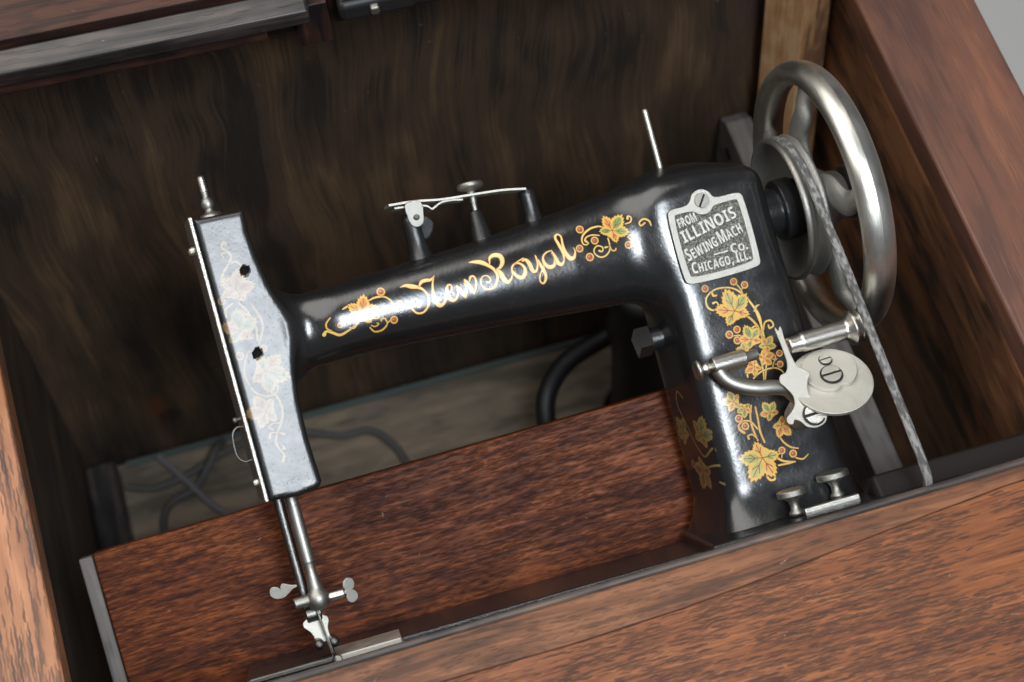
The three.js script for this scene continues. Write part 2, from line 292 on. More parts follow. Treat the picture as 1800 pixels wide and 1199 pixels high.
      [3.0,128.9,0.9,-0.4,129.6,0.8,-3.0,128.2,0.9,-1.2,126.6,1.2],
      [0.5,124.3,0.8,-2.8,125.2,0.9,-4.2,122.6,1.5],
      [1.6,123.9,0.8,3.7,122.8,1.4],
    ],
    berries: [[-7.9,168.4,2.3],[5.3,169.0,1.9]],
    leaves: [[2.9,157.2,13.2,-29,2],[-2.3,136.9,10.9,174,0]],
  },
};
const ART = { x0: -20, y0: -6, w: 350, h: 254 }, AW = 2048, AH = Math.round(2048 * 254 / 350);
function artCanvas(w, h) { const c = document.createElement('canvas'); c.width = w; c.height = h; return c; }
function brush(ctx, k) {   // k maps millimetres to canvas pixels
  const GOLD = ['#dcb45f', '#d2a652', '#e0be6e'];
  const spline = (st) => { const P = []; for (let i = 0; i < st.length; i += 3) P.push(st.slice(i, i + 3)); const out = [];
    for (let i = 0; i < P.length - 1; i++) { const a = P[Math.max(0, i - 1)], b = P[i], c = P[i + 1], d = P[Math.min(P.length - 1, i + 2)];
      for (let s = 0; s < 10; s++) { const t = s / 10; out.push([0, 1, 2].map((q) => 0.5 * (2 * b[q] + (c[q] - a[q]) * t + (2 * a[q] - 5 * b[q] + 4 * c[q] - d[q]) * t * t + (3 * b[q] - a[q] - 3 * c[q] + d[q]) * t * t * t))); } }
    out.push(P[P.length - 1]); return out; };
  const dots = (pts, grow, style) => { ctx.fillStyle = style; for (const [x, y, w] of pts) { const [px, py] = k(x, y); ctx.beginPath(); ctx.arc(px, py, Math.max(0.6, (w / 2 + grow) * k.s), 0, 7); ctx.fill(); } };
  const dense = (pts) => { const o = []; for (let i = 0; i < pts.length - 1; i++) { const n = Math.max(1, Math.ceil(Math.hypot(pts[i + 1][0] - pts[i][0], pts[i + 1][1] - pts[i][1]) / 0.12)); for (let s = 0; s < n; s++) o.push(lerp3(pts[i], pts[i + 1], s / n)); } o.push(pts[pts.length - 1]); return o; };
  function stroke(st, thick = 0.88) { const p = dense(spline(st)).map(([x, y, w]) => [x, y, w * thick]); dots(p, 0.12, '#6b3c12'); dots(p, 0, GOLD[(st.length / 3) % 3]); }
  function letter(st) { const p = dense(spline(st)); dots(p, 0.14, '#a85d20'); dots(p, -0.06, '#e6c27a'); ctx.globalAlpha = 0.5; dots(p.map(([x, y, w]) => [x, y + 0.1 * w, w * 0.45]), 0, '#f0cf8c'); ctx.globalAlpha = 1; }
  function berry([x, y, r]) { const [px, py] = k(x, y), s = k.s; for (const [f, c] of [[1.08, '#6b3c12'], [1, '#d8ae5c'], [0.66, '#7a2c18'], [0.58, '#a2523a']]) { ctx.fillStyle = c; ctx.beginPath(); ctx.arc(px, py, r * f * s, 0, 7); ctx.fill(); } ctx.fillStyle = '#d98a5a'; ctx.beginPath(); ctx.arc(px - 0.15 * r * s, py - 0.2 * r * s, r * 0.2 * s, 0, 7); ctx.fill(); }
  function leaf([cx, cy, r, deg, kind]) {
    const lobes = [[0, 1], [62, 0.86], [-60, 0.9], [128, 0.68], [-126, 0.66]], a0 = deg * Math.PI / 180;
    const edge = (f) => { ctx.beginPath(); let first = true;
      for (let i = 0; i <= 220; i++) { const a = i / 220 * 2 * Math.PI; let R = 0.4;
        for (const [la, lr] of lobes) { let d = Math.abs(((a * 180 / Math.PI - la + 540) % 360) - 180); const w = 46; if (d < w) { const t = d / w; R = Math.max(R, lr * (1 - 0.55 * Math.pow(t, 1.15)) * (1 + 0.05 * Math.cos(d * 0.62))); } }
        const [px, py] = k(cx + Math.cos(a + a0) * R * r * f, cy + Math.sin(a + a0) * R * r * f); first ? ctx.moveTo(px, py) : ctx.lineTo(px, py); first = false; }
      ctx.closePath(); };
    edge(1.05); ctx.fillStyle = '#7a4a16'; ctx.fill(); edge(1); ctx.fillStyle = '#d9b056'; ctx.fill();
    const tints = [['#cf8a52', '#d6a262', '#c47a4a'], ['#6f9455', '#d98c55', '#86a566'], ['#a9ab6c', '#dba260', '#8fa768']][kind];
    lobes.forEach(([la, lr], i) => { const a = a0 + la * Math.PI / 180, m = 0.5 * lr * r; ctx.save(); const [px, py] = k(cx + Math.cos(a) * m, cy + Math.sin(a) * m); ctx.translate(px, py); ctx.rotate(-a); ctx.scale(lr * r * k.s * 0.34, lr * r * k.s * 0.19); ctx.beginPath(); ctx.arc(0, 0, 1, 0, 7); ctx.restore(); ctx.fillStyle = tints[i % 3]; ctx.globalAlpha = 0.85; ctx.fill(); ctx.globalAlpha = 1; });
    ctx.strokeStyle = '#8a4a2a'; ctx.lineWidth = 0.03 * r * k.s;
    for (const [la, lr] of lobes) for (const [da, f, g] of [[0, 0, 0.85], [16, 0.3, 0.62], [-16, 0.3, 0.62]]) { const a = a0 + la * Math.PI / 180, b = a + da * Math.PI / 180; ctx.beginPath(); ctx.moveTo(...k(cx + Math.cos(a) * f * lr * r, cy + Math.sin(a) * f * lr * r)); ctx.lineTo(...k(cx + Math.cos(b) * g * lr * r, cy + Math.sin(b) * g * lr * r)); ctx.stroke(); }
  }
  return { stroke, letter, berry, leaf };
}
const art = artCanvas(AW, AH);
{
  const c = art.getContext('2d'); c.fillStyle = '#1a1a1b'; c.fillRect(0, 0, AW, AH);
  const s = AW / ART.w, k = (x, y) => [(x - ART.x0) * s, AH - (y - ART.y0) * s]; k.s = s;
  const b = brush(c, k);
  for (const key of Object.keys(DECALS)) {
    const d = DECALS[key];
    for (const st of d.strokes) key === 'lettering' ? b.letter(st) : b.stroke(st);
    for (const q of d.berries) b.berry(q);
    for (const q of d.leaves) b.leaf(key.startsWith('pillar') ? [q[0], q[1], q[2] * 1.12, q[3], q[4]] : q);
  }
  // the decal on the needle head is rubbed thin; elsewhere it is flecked and crazed
  { c.globalAlpha = 0.5; c.fillStyle = '#1a1a1b'; const [hx0, hy0] = k(-14, 246), [hx1, hy1] = k(24, 88); c.fillRect(hx0, hy0, hx1 - hx0, hy1 - hy0); c.globalAlpha = 1; }
  for (let i = 0; i < 5200; i++) { const [px, py] = k(24 + rnd() * 276, 25 + rnd() * 185); c.fillStyle = '#17171a'; c.globalAlpha = 0.35 + 0.5 * rnd(); c.beginPath(); c.arc(px, py, (0.05 + 0.16 * rnd() * rnd()) * s, 0, 7); c.fill(); }
  for (const [x, y] of [[6.2, 211], [1.3, 167.4]]) { const [px, py] = k(x, y); c.globalAlpha = 1; c.fillStyle = '#050505'; c.beginPath(); c.arc(px, py, 2.35 * s, 0, 7); c.fill(); }
  // pits, scratches and the chip at the foot of the needle head
  for (let i = 0; i < 700; i++) { const [px, py] = k(-15 + rnd() * 320, rnd() * 215); c.fillStyle = rnd() < 0.75 ? '#060606' : '#5a5754'; c.globalAlpha = 0.35 + 0.4 * rnd(); c.beginPath(); c.arc(px, py, (0.08 + 0.22 * rnd() * rnd()) * s, 0, 7); c.fill(); }
  for (let i = 0; i < 80; i++) { const [px, py] = k(20 + rnd() * 220, 140 + rnd() * 65), a = rnd() * 6.3, l = (1 + 4 * rnd()) * s; c.globalAlpha = 0.3; c.strokeStyle = '#77736d'; c.lineWidth = 0.12 * s; c.beginPath(); c.moveTo(px, py); c.lineTo(px + Math.cos(a) * l, py + Math.sin(a) * l * 0.4); c.stroke(); }
  for (let i = 0; i < 110; i++) { const [px, py] = k(22 + rnd() * 278, 40 + rnd() * 170); c.globalAlpha = 0.5; c.fillStyle = '#a9a49a'; c.beginPath(); c.arc(px, py, (0.07 + 0.12 * rnd()) * s, 0, 7); c.fill(); }
  c.globalAlpha = 1;
  c.fillStyle = '#57544f'; c.beginPath(); [[5.5, 95.2], [7.5, 96.4], [11, 96.2], [13, 94.5], [11.5, 92.4], [6.5, 92.8]].forEach(([x, y], i) => i ? c.lineTo(...k(x, y)) : c.moveTo(...k(x, y))); c.fill();
  for (let i = 0; i < 40; i++) { const [px, py] = k(-11 + 26 * rnd(), 91.5 + 5 * rnd() * rnd()); c.fillStyle = rnd() < 0.5 ? '#080808' : '#6b6762'; c.beginPath(); c.arc(px, py, (0.12 + 0.3 * rnd()) * s, 0, 7); c.fill(); }
}
const artMap = new THREE.CanvasTexture(art); artMap.colorSpace = THREE.SRGBColorSpace;
const flank = artCanvas(512, 1024);   // the inner flank of the pillar: 64 mm deep, 128 mm high
{
  const c = flank.getContext('2d'); c.fillStyle = '#1a1a1b'; c.fillRect(0, 0, 512, 1024);
  const k = (z, y) => [(z + 32) * 8, 1024 - y * 8]; k.s = 8;
  const b = brush(c, k);
  b.stroke([20, 52, 1.6, 10, 48, 1.2, 2, 56, 1, -2, 66, 1]); b.stroke([12, 42, 1.2, 22, 42, 1.5, 27, 36, 1.4, 24, 31, 1.6, 19, 33, 1.2]);
  b.leaf([13, 60, 12, 60, 2]); b.leaf([4, 40, 13, 230, 0]); b.leaf([-10, 62, 11, 120, 2]); b.berry([24, 51, 2.4]); b.berry([-8, 44, 2.4]); b.stroke([-2, 66, 1, -8, 78, 1.2, -4, 86, 1, 2, 82, 1.2]);
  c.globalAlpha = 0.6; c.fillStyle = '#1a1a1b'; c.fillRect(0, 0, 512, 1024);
}
const flankMap = new THREE.CanvasTexture(flank); flankMap.colorSpace = THREE.SRGBColorSpace;
const peel = texture(1024, 1024, (u, v) => { const f = fbm(u * 14, v * 14, 14, 14, 3, 3); const g = vnoise(u * 60, v * 60, 60, 60, 9); const pit = smooth(0.86, 0.97, vnoise(u * 90, v * 90, 90, 90, 12)); return 0.55 * f + 0.35 * g + 0.1 - 0.3 * pit; });
const paintRough = texture(512, 512, (u, v) => 0.5 + 0.35 * (fbm(u * 10, v * 10, 10, 10, 4, 55) - 0.5));
peel.channel = 1; paintRough.channel = 1;
const evenRough = texture(256, 256, (u, v) => 0.5 + 0.06 * (fbm(u * 16, v * 16, 16, 16, 4, 58) - 0.5)); evenRough.channel = 1;
const japan = (map, rough, bump, rmap = paintRough) => new THREE.MeshPhysicalMaterial({ map, roughness: rough * 2, roughnessMap: rmap, bumpMap: peel, bumpScale: bump, specularIntensity: 1, ior: 1.72 });
const paint = { arm: japan(artMap, 0.25, 0.00006), head: japan(artMap, 0.36, 0.00007, evenRough), pillar: japan(artMap, 0.25, 0.00006), flank: japan(flankMap, 0.2, 0.00004) };

// ---------------------------------------------------------------- the casting: one distance field, meshed once, cut into head, arm and pillar
const HEAD = [[-13, 243.8], [14.4, 242.4], [13.5, 231], [14.7, 216], [16.9, 201.4], [20.6, 188], [22.2, 179], [21.6, 171], [20, 162.7], [18.2, 152], [16.2, 138], [15.4, 118], [15.9, 104.7], [16.4, 93.4], [14.2, 90.6], [2.2, 89], [-13, 90.8]];
function polySdf(P, x, y) {
  let d = 1e9, s = 1;
  for (let i = 0, j = P.length - 1; i < P.length; j = i, i++) {
    const ex = P[j][0] - P[i][0], ey = P[j][1] - P[i][1], wx = x - P[i][0], wy = y - P[i][1], t = clamp((wx * ex + wy * ey) / (ex * ex + ey * ey));
    const bx = wx - ex * t, by = wy - ey * t; d = Math.min(d, bx * bx + by * by);
    const c1 = y >= P[i][1], c2 = y < P[j][1], c3 = ex * wy > ey * wx;
    if ((c1 && c2 && c3) || (!c1 && !c2 && !c3)) s = -s;
  }
  return s * Math.sqrt(d);
}
const smin = (a, b, k) => { const h = Math.max(k - Math.abs(a - b), 0) / k; return Math.min(a, b) - h * h * k * 0.25; };
const TOP = [[-10, 192], [50, 192.6], [130, 195.6], [190, 200.6], [222, 204.4], [246, 206.4], [264, 206], [300, 204]], BOT = [[-10, 152.6], [66, 152.2], [120, 148.6], [200, 141.4], [260, 139]];
const along = (T, x) => { let i = 0; while (i < T.length - 2 && x > T[i + 1][0]) i++; const t = clamp((x - T[i][0]) / (T[i + 1][0] - T[i][0])); return mix(T[i][1], T[i + 1][1], t); };
function field(x, y, z) {
  let d = 1e3;
  // arm
  { const t = along(TOP, x), b = along(BOT, x), cap = x > 250 ? Math.sqrt(Math.max(0.02, 1 - ((x - 250) / 38) ** 2)) : 1, ry = (t - b) / 2 * cap, cy = (t + b) / 2;
    const rz = (21 + 0.015 * clamp(x, 0, 140) - 0.05 * clamp(x - 180, 0, 60) - 8 * (1 - smooth(16, 50, x))) * cap, yy = (y - cy) / ry, zz = z / rz, q = Math.pow(Math.abs(yy) ** 2.3 + Math.abs(zz) ** 2.3, 1 / 2.3);
    let a = (q - 1) * Math.min(ry, rz); a = Math.max(a, x - 286, 8 - x); d = a; }
  // pillar
  if (x > 185) {
    const low = y < 30 ? (30 - y) * (30 - y) / 30 * 0.42 : 0;
    const xl = 224 + 0.12 * z - low, xr = 296.5 + (y < 150 ? (150 - y) * 0.045 : 0) + low * 0.5, zf = 26.5 + low * (1 - 0.75 * smooth(250, 300, x)), zb = -30 - low * 0.5;
    const cx = (xl + xr) / 2, hx = (xr - xl) / 2, cz = (zf + zb) / 2, hz = (zf - zb) / 2;
    const side = (Math.pow(Math.pow(Math.abs(x - cx) / hx, 6) + Math.pow(Math.abs(z - cz) / hz, 6), 1 / 6) - 1) * Math.min(hx, hz);
    const rt = 13, top = y - (202.5 - 0.0014 * (x - 255) * (x - 255)), a = side + rt, b = top + rt;
    const p = Math.max(Math.hypot(Math.max(a, 0), Math.max(b, 0)) + Math.min(Math.max(a, b), 0) - rt, 2 - y);
    d = smin(d, p, 15);
  }
  // needle head
  if (x < 70) {
    const r = 3.2, p = polySdf(HEAD, x, y) + r, w = Math.abs(z - 1) - 21 + r;
    const h = Math.hypot(Math.max(p, 0), Math.max(w, 0)) + Math.min(Math.max(p, w), 0) - r;
    d = smin(d, h, 16 * smooth(4, 26, x) + 0.5);
    d = Math.max(d, -12.9 - x);
    for (const [hx, hy] of [[6.2, 211], [1.3, 167.4]]) d = Math.max(d, -Math.max(Math.hypot(x - hx, y - hy) - 2.1, 12 - z));
  }
  return d;
}
function casting() {
  const c = 1.25, x0 = -16, y0 = 0.4, z0 = -44, nx = Math.ceil(330 / c), ny = Math.ceil(250 / c), nz = Math.ceil(80 / c), sx = 1, sy = nx, sz = nx * ny;
  const F = new Float32Array(nx * ny * nz);
  for (let k = 0; k < nz; k++) for (let j = 0; j < ny; j++) for (let i = 0; i < nx; i++) {
    const x = x0 + i * c, y = y0 + j * c;
    F[k * sz + j * sy + i] = (y > 212 && x > 60) || (y < 84 && x < 180) ? 50 : field(x, y, z0 + k * c);
  }
  const id = new Int32Array(nx * ny * nz).fill(-1), pos = [], tri = [];
  for (let k = 0; k < nz - 1; k++) for (let j = 0; j < ny - 1; j++) for (let i = 0; i < nx - 1; i++) {
    const o = k * sz + j * sy + i; let n = 0, px = 0, py = 0, pz = 0, neg = 0;
    for (let q = 0; q < 8; q++) if (F[o + (q & 1) * sx + ((q >> 1) & 1) * sy + (q >> 2) * sz] < 0) neg++;
    if (!neg || neg === 8) continue;
    for (let q = 0; q < 8; q++) for (const ax of [1, 2, 4]) if (!(q & ax)) {
      const q2 = q | ax, a = F[o + (q & 1) * sx + ((q >> 1) & 1) * sy + (q >> 2) * sz], b = F[o + (q2 & 1) * sx + ((q2 >> 1) & 1) * sy + (q2 >> 2) * sz];
      if ((a < 0) !== (b < 0)) { const t = a / (a - b); n++; px += (q & 1) + (ax === 1 ? t : 0); py += ((q >> 1) & 1) + (ax === 2 ? t : 0); pz += (q >> 2) + (ax === 4 ? t : 0); }
    }
    id[o] = pos.length / 3; pos.push(x0 + (i + px / n) * c, y0 + (j + py / n) * c, z0 + (k + pz / n) * c);
  }
  for (let k = 1; k < nz - 1; k++) for (let j = 1; j < ny - 1; j++) for (let i = 1; i < nx - 1; i++) {
    const o = k * sz + j * sy + i, f = F[o] < 0;
    const quad = (s, u, v) => { if ((F[o + s] < 0) === f) return; const a = id[o], b = id[o - u], d = id[o - u - v], e = id[o - v]; if (a < 0 || b < 0 || d < 0 || e < 0) return; f ? tri.push(a, b, d, a, d, e) : tri.push(a, d, b, a, e, d); };
    quad(sx, sy, sz); quad(sy, sz, sx); quad(sz, sx, sy);
  }
  const nv = pos.length / 3, nor = new Float32Array(nv * 3), e = 0.5;
  for (let v = 0; v < nv; v++) {   // two Newton steps onto the surface, then its gradient as the normal
    let x = pos[v * 3], y = pos[v * 3 + 1], z = pos[v * 3 + 2], g;
    for (let s = 0; s < 3; s++) {
      g = [field(x + e, y, z) - field(x - e, y, z), field(x, y + e, z) - field(x, y - e, z), field(x, y, z + e) - field(x, y, z - e)];
      const l = Math.hypot(...g) || 1; g = g.map((q) => q / l);
      if (s < 2) { const d = clamp(field(x, y, z), -0.5, 0.5); x -= g[0] * d; y -= g[1] * d; z -= g[2] * d; }
    }
    pos.splice(v * 3, 0); pos[v * 3] = x; pos[v * 3 + 1] = y; pos[v * 3 + 2] = z; nor.set(g, v * 3);
  }
  return { pos, nor, tri };
}
function cutCasting({ pos, nor, tri }) {
  const bins = { head: [], arm: [], pillar: [], flank: [] };
  for (let t = 0; t < tri.length; t += 3) {
    let x = 0, y = 0, nxx = 0; for (let q = 0; q < 3; q++) { x += pos[tri[t + q] * 3] / 3; y += pos[tri[t + q] * 3 + 1] / 3; nxx += nor[tri[t + q] * 3] / 3; }
    const part = x < 27 ? 'head' : x > 224 || (y < 136 && x > 150) ? (nxx < -0.72 && y < 122 ? 'flank' : 'pillar') : 'arm';
    bins[part].push(tri[t], tri[t + 1], tri[t + 2]);
  }
  const out = {};
  for (const key of Object.keys(bins)) {
    const re = new Map(), p = [], n = [], uv = [], uv1 = [], ix = [];
    for (const v of bins[key]) {
      if (!re.has(v)) { re.set(v, p.length / 3); const x = pos[v * 3], y = pos[v * 3 + 1], z = pos[v * 3 + 2]; p.push(x, y, z); n.push(nor[v * 3], nor[v * 3 + 1], nor[v * 3 + 2]);
        key === 'flank' ? uv.push((z + 32) / 64, y / 128) : uv.push((x - ART.x0) / ART.w, (y - ART.y0) / ART.h);
        uv1.push((x + 0.8 * z) / 80, (y + 0.3 * z) / 80); }
      ix.push(re.get(v));
    }
    const g = new THREE.BufferGeometry(); g.setAttribute('position', new THREE.Float32BufferAttribute(p, 3)); g.setAttribute('normal', new THREE.Float32BufferAttribute(n, 3)); g.setAttribute('uv', new THREE.Float32BufferAttribute(uv, 2)); g.setAttribute('uv1', new THREE.Float32BufferAttribute(uv1, 2)); g.setIndex(ix);
    out[key] = g;
  }
  return out;
}

// ---------------------------------------------------------------- shapes used by the machine (millimetres)
const lathe = (pts, seg = 40) => new THREE.LatheGeometry(pts.map(([r, h]) => new THREE.Vector2(r, h)), seg);
const latheX = (pts, seg = 48) => lathe(pts, seg).rotateZ(-Math.PI / 2);          // heights run along +x
const latheZ = (pts, seg = 40) => lathe(pts, seg).rotateX(Math.PI / 2);           // heights run along +z
const tube = (pts, r, seg = 40, rad = 10) => new THREE.TubeGeometry(new THREE.CatmullRomCurve3(pts.map((p) => V(...p))), seg, r, rad);
function capTube(pts, r, seg, rad) { const a = pts[0], b = pts[pts.length - 1]; return mergeGeometries([tube(pts, r, seg, rad), ...[a, b].map((q) => new THREE.SphereGeometry(r, 10, 8).translate(...q))].map((g) => (g.index ? g.toNonIndexed() : g))); }
const rbox = (x0, x1, y0, y1, z0, z1, r = 0.5) => new RoundedBoxGeometry(x1 - x0, y1 - y0, z1 - z0, 3, r).translate((x0 + x1) / 2, (y0 + y1) / 2, (z0 + z1) / 2);
const shape = (pts) => { const s = new THREE.Shape(); pts.forEach(([x, y], i) => i ? s.lineTo(x, y) : s.moveTo(x, y)); return s; };
function smoothShape(pts, n = 6) { const c = new THREE.CatmullRomCurve3(pts.map(([x, y]) => V(x, y, 0)), true, 'centripetal'); return shape(c.getPoints(pts.length * n).map((p) => [p.x, p.y])); }
const plate = (s, depth, z, bevel = 0.3) => new THREE.ExtrudeGeometry(s, { depth: depth - 2 * bevel, bevelEnabled: true, bevelThickness: bevel, bevelSize: bevel * 0.8, bevelSegments: 2, curveSegments: 24 }).translate(0, 0, z + bevel);
// a slotted screw head whose face looks along +z, its slot turned by `a`
function screwHead(parent, x, y, z, r, h, a, m, tilt = 0) {
  const s = new THREE.Shape(); s.absarc(0, 0, r, 0, Math.PI * 2);
  const w = 0.17 * r, L = Math.sqrt(r * r - w * w), a0 = Math.asin(w / r), half = (sgn) => { const q = new THREE.Shape(); q.absarc(0, 0, r, a0, Math.PI - a0, false); q.lineTo(L, w); const g = plate(q, h, 0, Math.min(0.25, r * 0.1)); if (sgn < 0) g.rotateZ(Math.PI); return g; };
  const place = (g) => g.rotateZ(a).rotateX(tilt).translate(x, y, z);
  const geo = place(mergeGeometries([half(1), half(-1)].map((g) => (g.index ? g.toNonIndexed() : g))));
  mmAdd('screw_seat', place(lathe([[0, 0], [r * 1.22, 0], [r * 1.22, h * 0.16], [r * 0.95, h * 0.2], [r * 0.95, h * 0.4], [0, h * 0.4]], 32).rotateX(Math.PI / 2)), M.groove, parent);
  return mmAdd('screw', geo, m, parent);
}

// ---------------------------------------------------------------- the sewing machine, tipped back on its front edge
const tilt = (turn) => { const al = 58.4 * Math.PI / 180, y = V(0, Math.cos(al), -Math.sin(al)), z0 = V(0, Math.sin(al), Math.cos(al)), x = V(1, 0, 0).multiplyScalar(Math.cos(turn)).addScaledVector(z0, -Math.sin(turn)); return new THREE.Quaternion().setFromRotationMatrix(new THREE.Matrix4().makeBasis(x, y, new THREE.Vector3().crossVectors(x, y))); };
const TURN = 6 * Math.PI / 180;
const inMachine = (o, turn = TURN) => { o.position.set(0, 0.75, 0); o.quaternion.copy(tilt(turn)); return o; };
const machine = inMachine(new THREE.Group()); machine.name = 'sewing_machine'; scene.add(machine);
tag(machine, 'black and gold antique sewing machine with handwheel, tipped back in the open cabinet', 'sewing machine');

{
  const g = cutCasting(casting());
  const head = mmAdd('needle_head', g.head, paint.head, machine);
  for (const [x, y] of [[6.2, 211], [1.3, 167.4]]) mmAdd('screw_hole', latheZ([[0, 19], [2.15, 19], [2.15, 21.2], [1.9, 21.2], [1.9, 19.3], [0, 19.3]], 24).translate(x, y, 0), M.pit, head);
  mmAdd('arm', g.arm, paint.arm, machine);
  const pillar = mmAdd('pillar', g.pillar, paint.pillar, machine);
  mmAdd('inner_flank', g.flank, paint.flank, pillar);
}
// bed: parallel with the cabinet front, so turned back against the machine's own turn
const square = (geo) => geo.rotateY(-TURN);
{
  const bed = mmAdd('bed', square(rbox(-49, 352, -16, 0, -62, 2.6, 1.4)), M.black, machine);
  mmAdd('pillar_base', square(new RoundedBoxGeometry(142, 9, 92, 4, 2.2).translate(279, 1.5, -10)), M.black, machine);
  mmAdd('slide_plate', square(rbox(0.3, 37.6, -4.4, 0.25, -30, 3.6, 0.9)), M.ivory, machine);
  mmAdd('slide_plate', square(rbox(-47, -0.3, -3, 0.5, -30, 3.2, 1.2)), M.dark, machine);
  mmAdd('feed_slot', square(rbox(-9, 1.5, 0.3, 0.75, -6, 2.4, 0.15)), M.groove, bed);
}
// face plate on the left end, its thread guide and screws
{
  const fp = mmAdd('face_plate', rbox(-15.4, -13.05, 90.6, 245.2, -19, 23.6, 0.8), M.nickel, machine);
  mmAdd('screw', latheX([[0, -18.6], [1.6, -18.4], [2.6, -17.4], [2.8, -16.2], [2.8, -15.4]], 24).translate(0, 228.5, 4), M.nickel, fp);
  mmAdd('screw', latheX([[0, -18.2], [1.6, -18], [2.4, -17.2], [2.6, -15.4]], 24).translate(0, 101, 8), M.nickel, fp);
  mmAdd('thread_guide', capTube([[-14.5, 131.5, 6], [-18, 132.2, 6.5], [-21, 130, 7], [-22.3, 123, 7], [-21.6, 116.5, 7], [-18.4, 113.5, 6.5], [-14.5, 113.7, 6]], 0.7, 50, 8), M.dark, fp);
  mmAdd('stud', latheX([[0, -19.6], [1.3, -19.4], [1.9, -18.6], [1.9, -17.4], [1.2, -16.8], [1.2, -15.2]], 20).translate(0, 136, 4), M.dark, fp);
}
// presser-bar top: collar, ball and rod
{
  const b = mmAdd('presser_screw', lathe([[0, 243], [6, 243], [6.2, 244.6], [5.4, 246], [3, 246.8], [2.2, 248], [2.6, 249], [3.4, 250.4], [3.4, 252.6], [2.6, 254.2], [1.8, 255], [1.7, 256], [1.9, 257], [1.9, 266], [1.5, 266.9], [0, 267.1]], 32).translate(-1.6, 0, 0), M.dull, machine);
  const ridge = [[0, 0]]; ridge.length = 0; for (let i = 0; i < 14; i++) { ridge.push([1.9, 258 + i * 0.6], [2.15, 258.3 + i * 0.6]); }
  mmAdd('thread', lathe(ridge, 24).translate(-1.6, 0, 0), M.nickel, b);
}
// needle bar, presser bar, clamp, thumb screw, foot, needle and thread
{
  const nb = mmAdd('needle_bar', lathe([[0, 94], [3.3, 94], [3.3, 84], [3.75, 83], [3.75, 52.8], [3.2, 52.2], [3.2, 50.6], [2.9, 49.6], [2.9, 46.5], [3.5, 42], [4.1, 38.4], [4.2, 36.6], [5.2, 35.8], [6.1, 33.2], [6.15, 31], [5.4, 28], [3.6, 26.2], [2.4, 25.8], [0, 25.6]], 40), M.dull, machine);
  mmAdd('clamp_screw', latheX([[0, 4], [1.9, 4], [1.9, 5.8], [2.6, 6.2], [2.6, 13.4], [2.2, 14], [0, 14]], 24).translate(0, 31.2, 0), M.nickel, nb);
  const wings = [[14, 31.2], [15, 32.6], [14.4, 34.6], [15.2, 37.2], [17.4, 38.4], [19.8, 37.2], [20.6, 34.8], [19.6, 32.4], [18, 31.6], [19.8, 30.6], [21, 28], [20, 25.6], [17.6, 24.8], [15.4, 26], [14.8, 28.6], [15.2, 30.2]];
  mmAdd('thumb_wing', plate(smoothShape(wings), 1.4, -0.7, 0.3).translate(-17, -31, 0).rotateY(0.3).rotateX(0.2).translate(17, 31, 0), M.satin, nb);
  mmAdd('needle', mergeGeometries([new THREE.CylinderGeometry(0.75, 0.7, 13, 12).translate(-0.8, 19.5, 3), new THREE.CylinderGeometry(0.7, 0.16, 14, 12).translate(-0.8, 6, 3)]).rotateZ(0.06), M.nickel, nb);
  const thread = capTube([[-2.6, 26, 4], [-1.9, 18, 6], [-0.8, 8, 7], [0, 2, 6.5], [1.4, 1, 5], [3.2, -0.4, 4.2], [3.6, -3.2, 4]], 0.35, 60, 6);
  mmAdd('thread', thread, M.dull, nb);
  const pb = mmAdd('presser_bar', lathe([[0, 94], [2.9, 94], [2.9, 26], [2.4, 25], [0, 25]], 28).translate(-5.9, 0, -13), M.dark, machine);
  mmAdd('presser_lifter', plate(smoothShape([[-7.4, 40.6], [-11, 41.6], [-15.4, 43.6], [-16.6, 42.6], [-17.2, 40.4], [-18.6, 42.2], [-21.4, 43], [-23.2, 41], [-23, 38.4], [-20.6, 36.4], [-17, 36.2], [-13.6, 37.8], [-11, 39.6]]), 1.2, -0.6, 0.3).translate(14, -40, 0).rotateX(0.25).rotateY(-0.25).translate(-14, 40, -14), M.satin, pb);
  const ribs = []; for (let i = 0; i <= 16; i++) ribs.push([i % 2 ? 3.2 : 2.75, -13 + i * 0.5]);
  mmAdd('knurled_screw', latheX([[0, -13.2], ...ribs, [0, -4.6]], 28).translate(0, 32.6, 0), M.dull, pb);
  const foot = mmAdd('presser_foot', plate(smoothShape([[-8.6, 22.6], [-10.8, 21.2], [-10.9, 19.2], [-8.4, 16], [-7, 12.6], [-7.2, 9.6], [-3, 9], [0.9, 9.6], [0.7, 12.6], [1, 16], [2.3, 19], [2.2, 21], [0, 22.8], [-4, 23]], 5), 2, -5, 0.4).translate(0, -14, 0).rotateX(-0.12).translate(0, 14, 0), M.satin, pb);
  mmAdd('foot_shank', latheX([[0, -8.6], [4.2, -8.6], [4.6, -8], [4.6, -0.8], [4.2, -0.2], [0, -0.2]], 32).translate(0, 24.6, -5), M.dark, pb);
  for (const [x, y] of [[-6.2, 8.6], [1.9, 7.8]]) mmAdd('toe', new THREE.CapsuleGeometry(3, 12, 8, 20).rotateX(Math.PI / 2).scale(1, 1, 1).translate(x, y, -1), M.dark, foot);
}
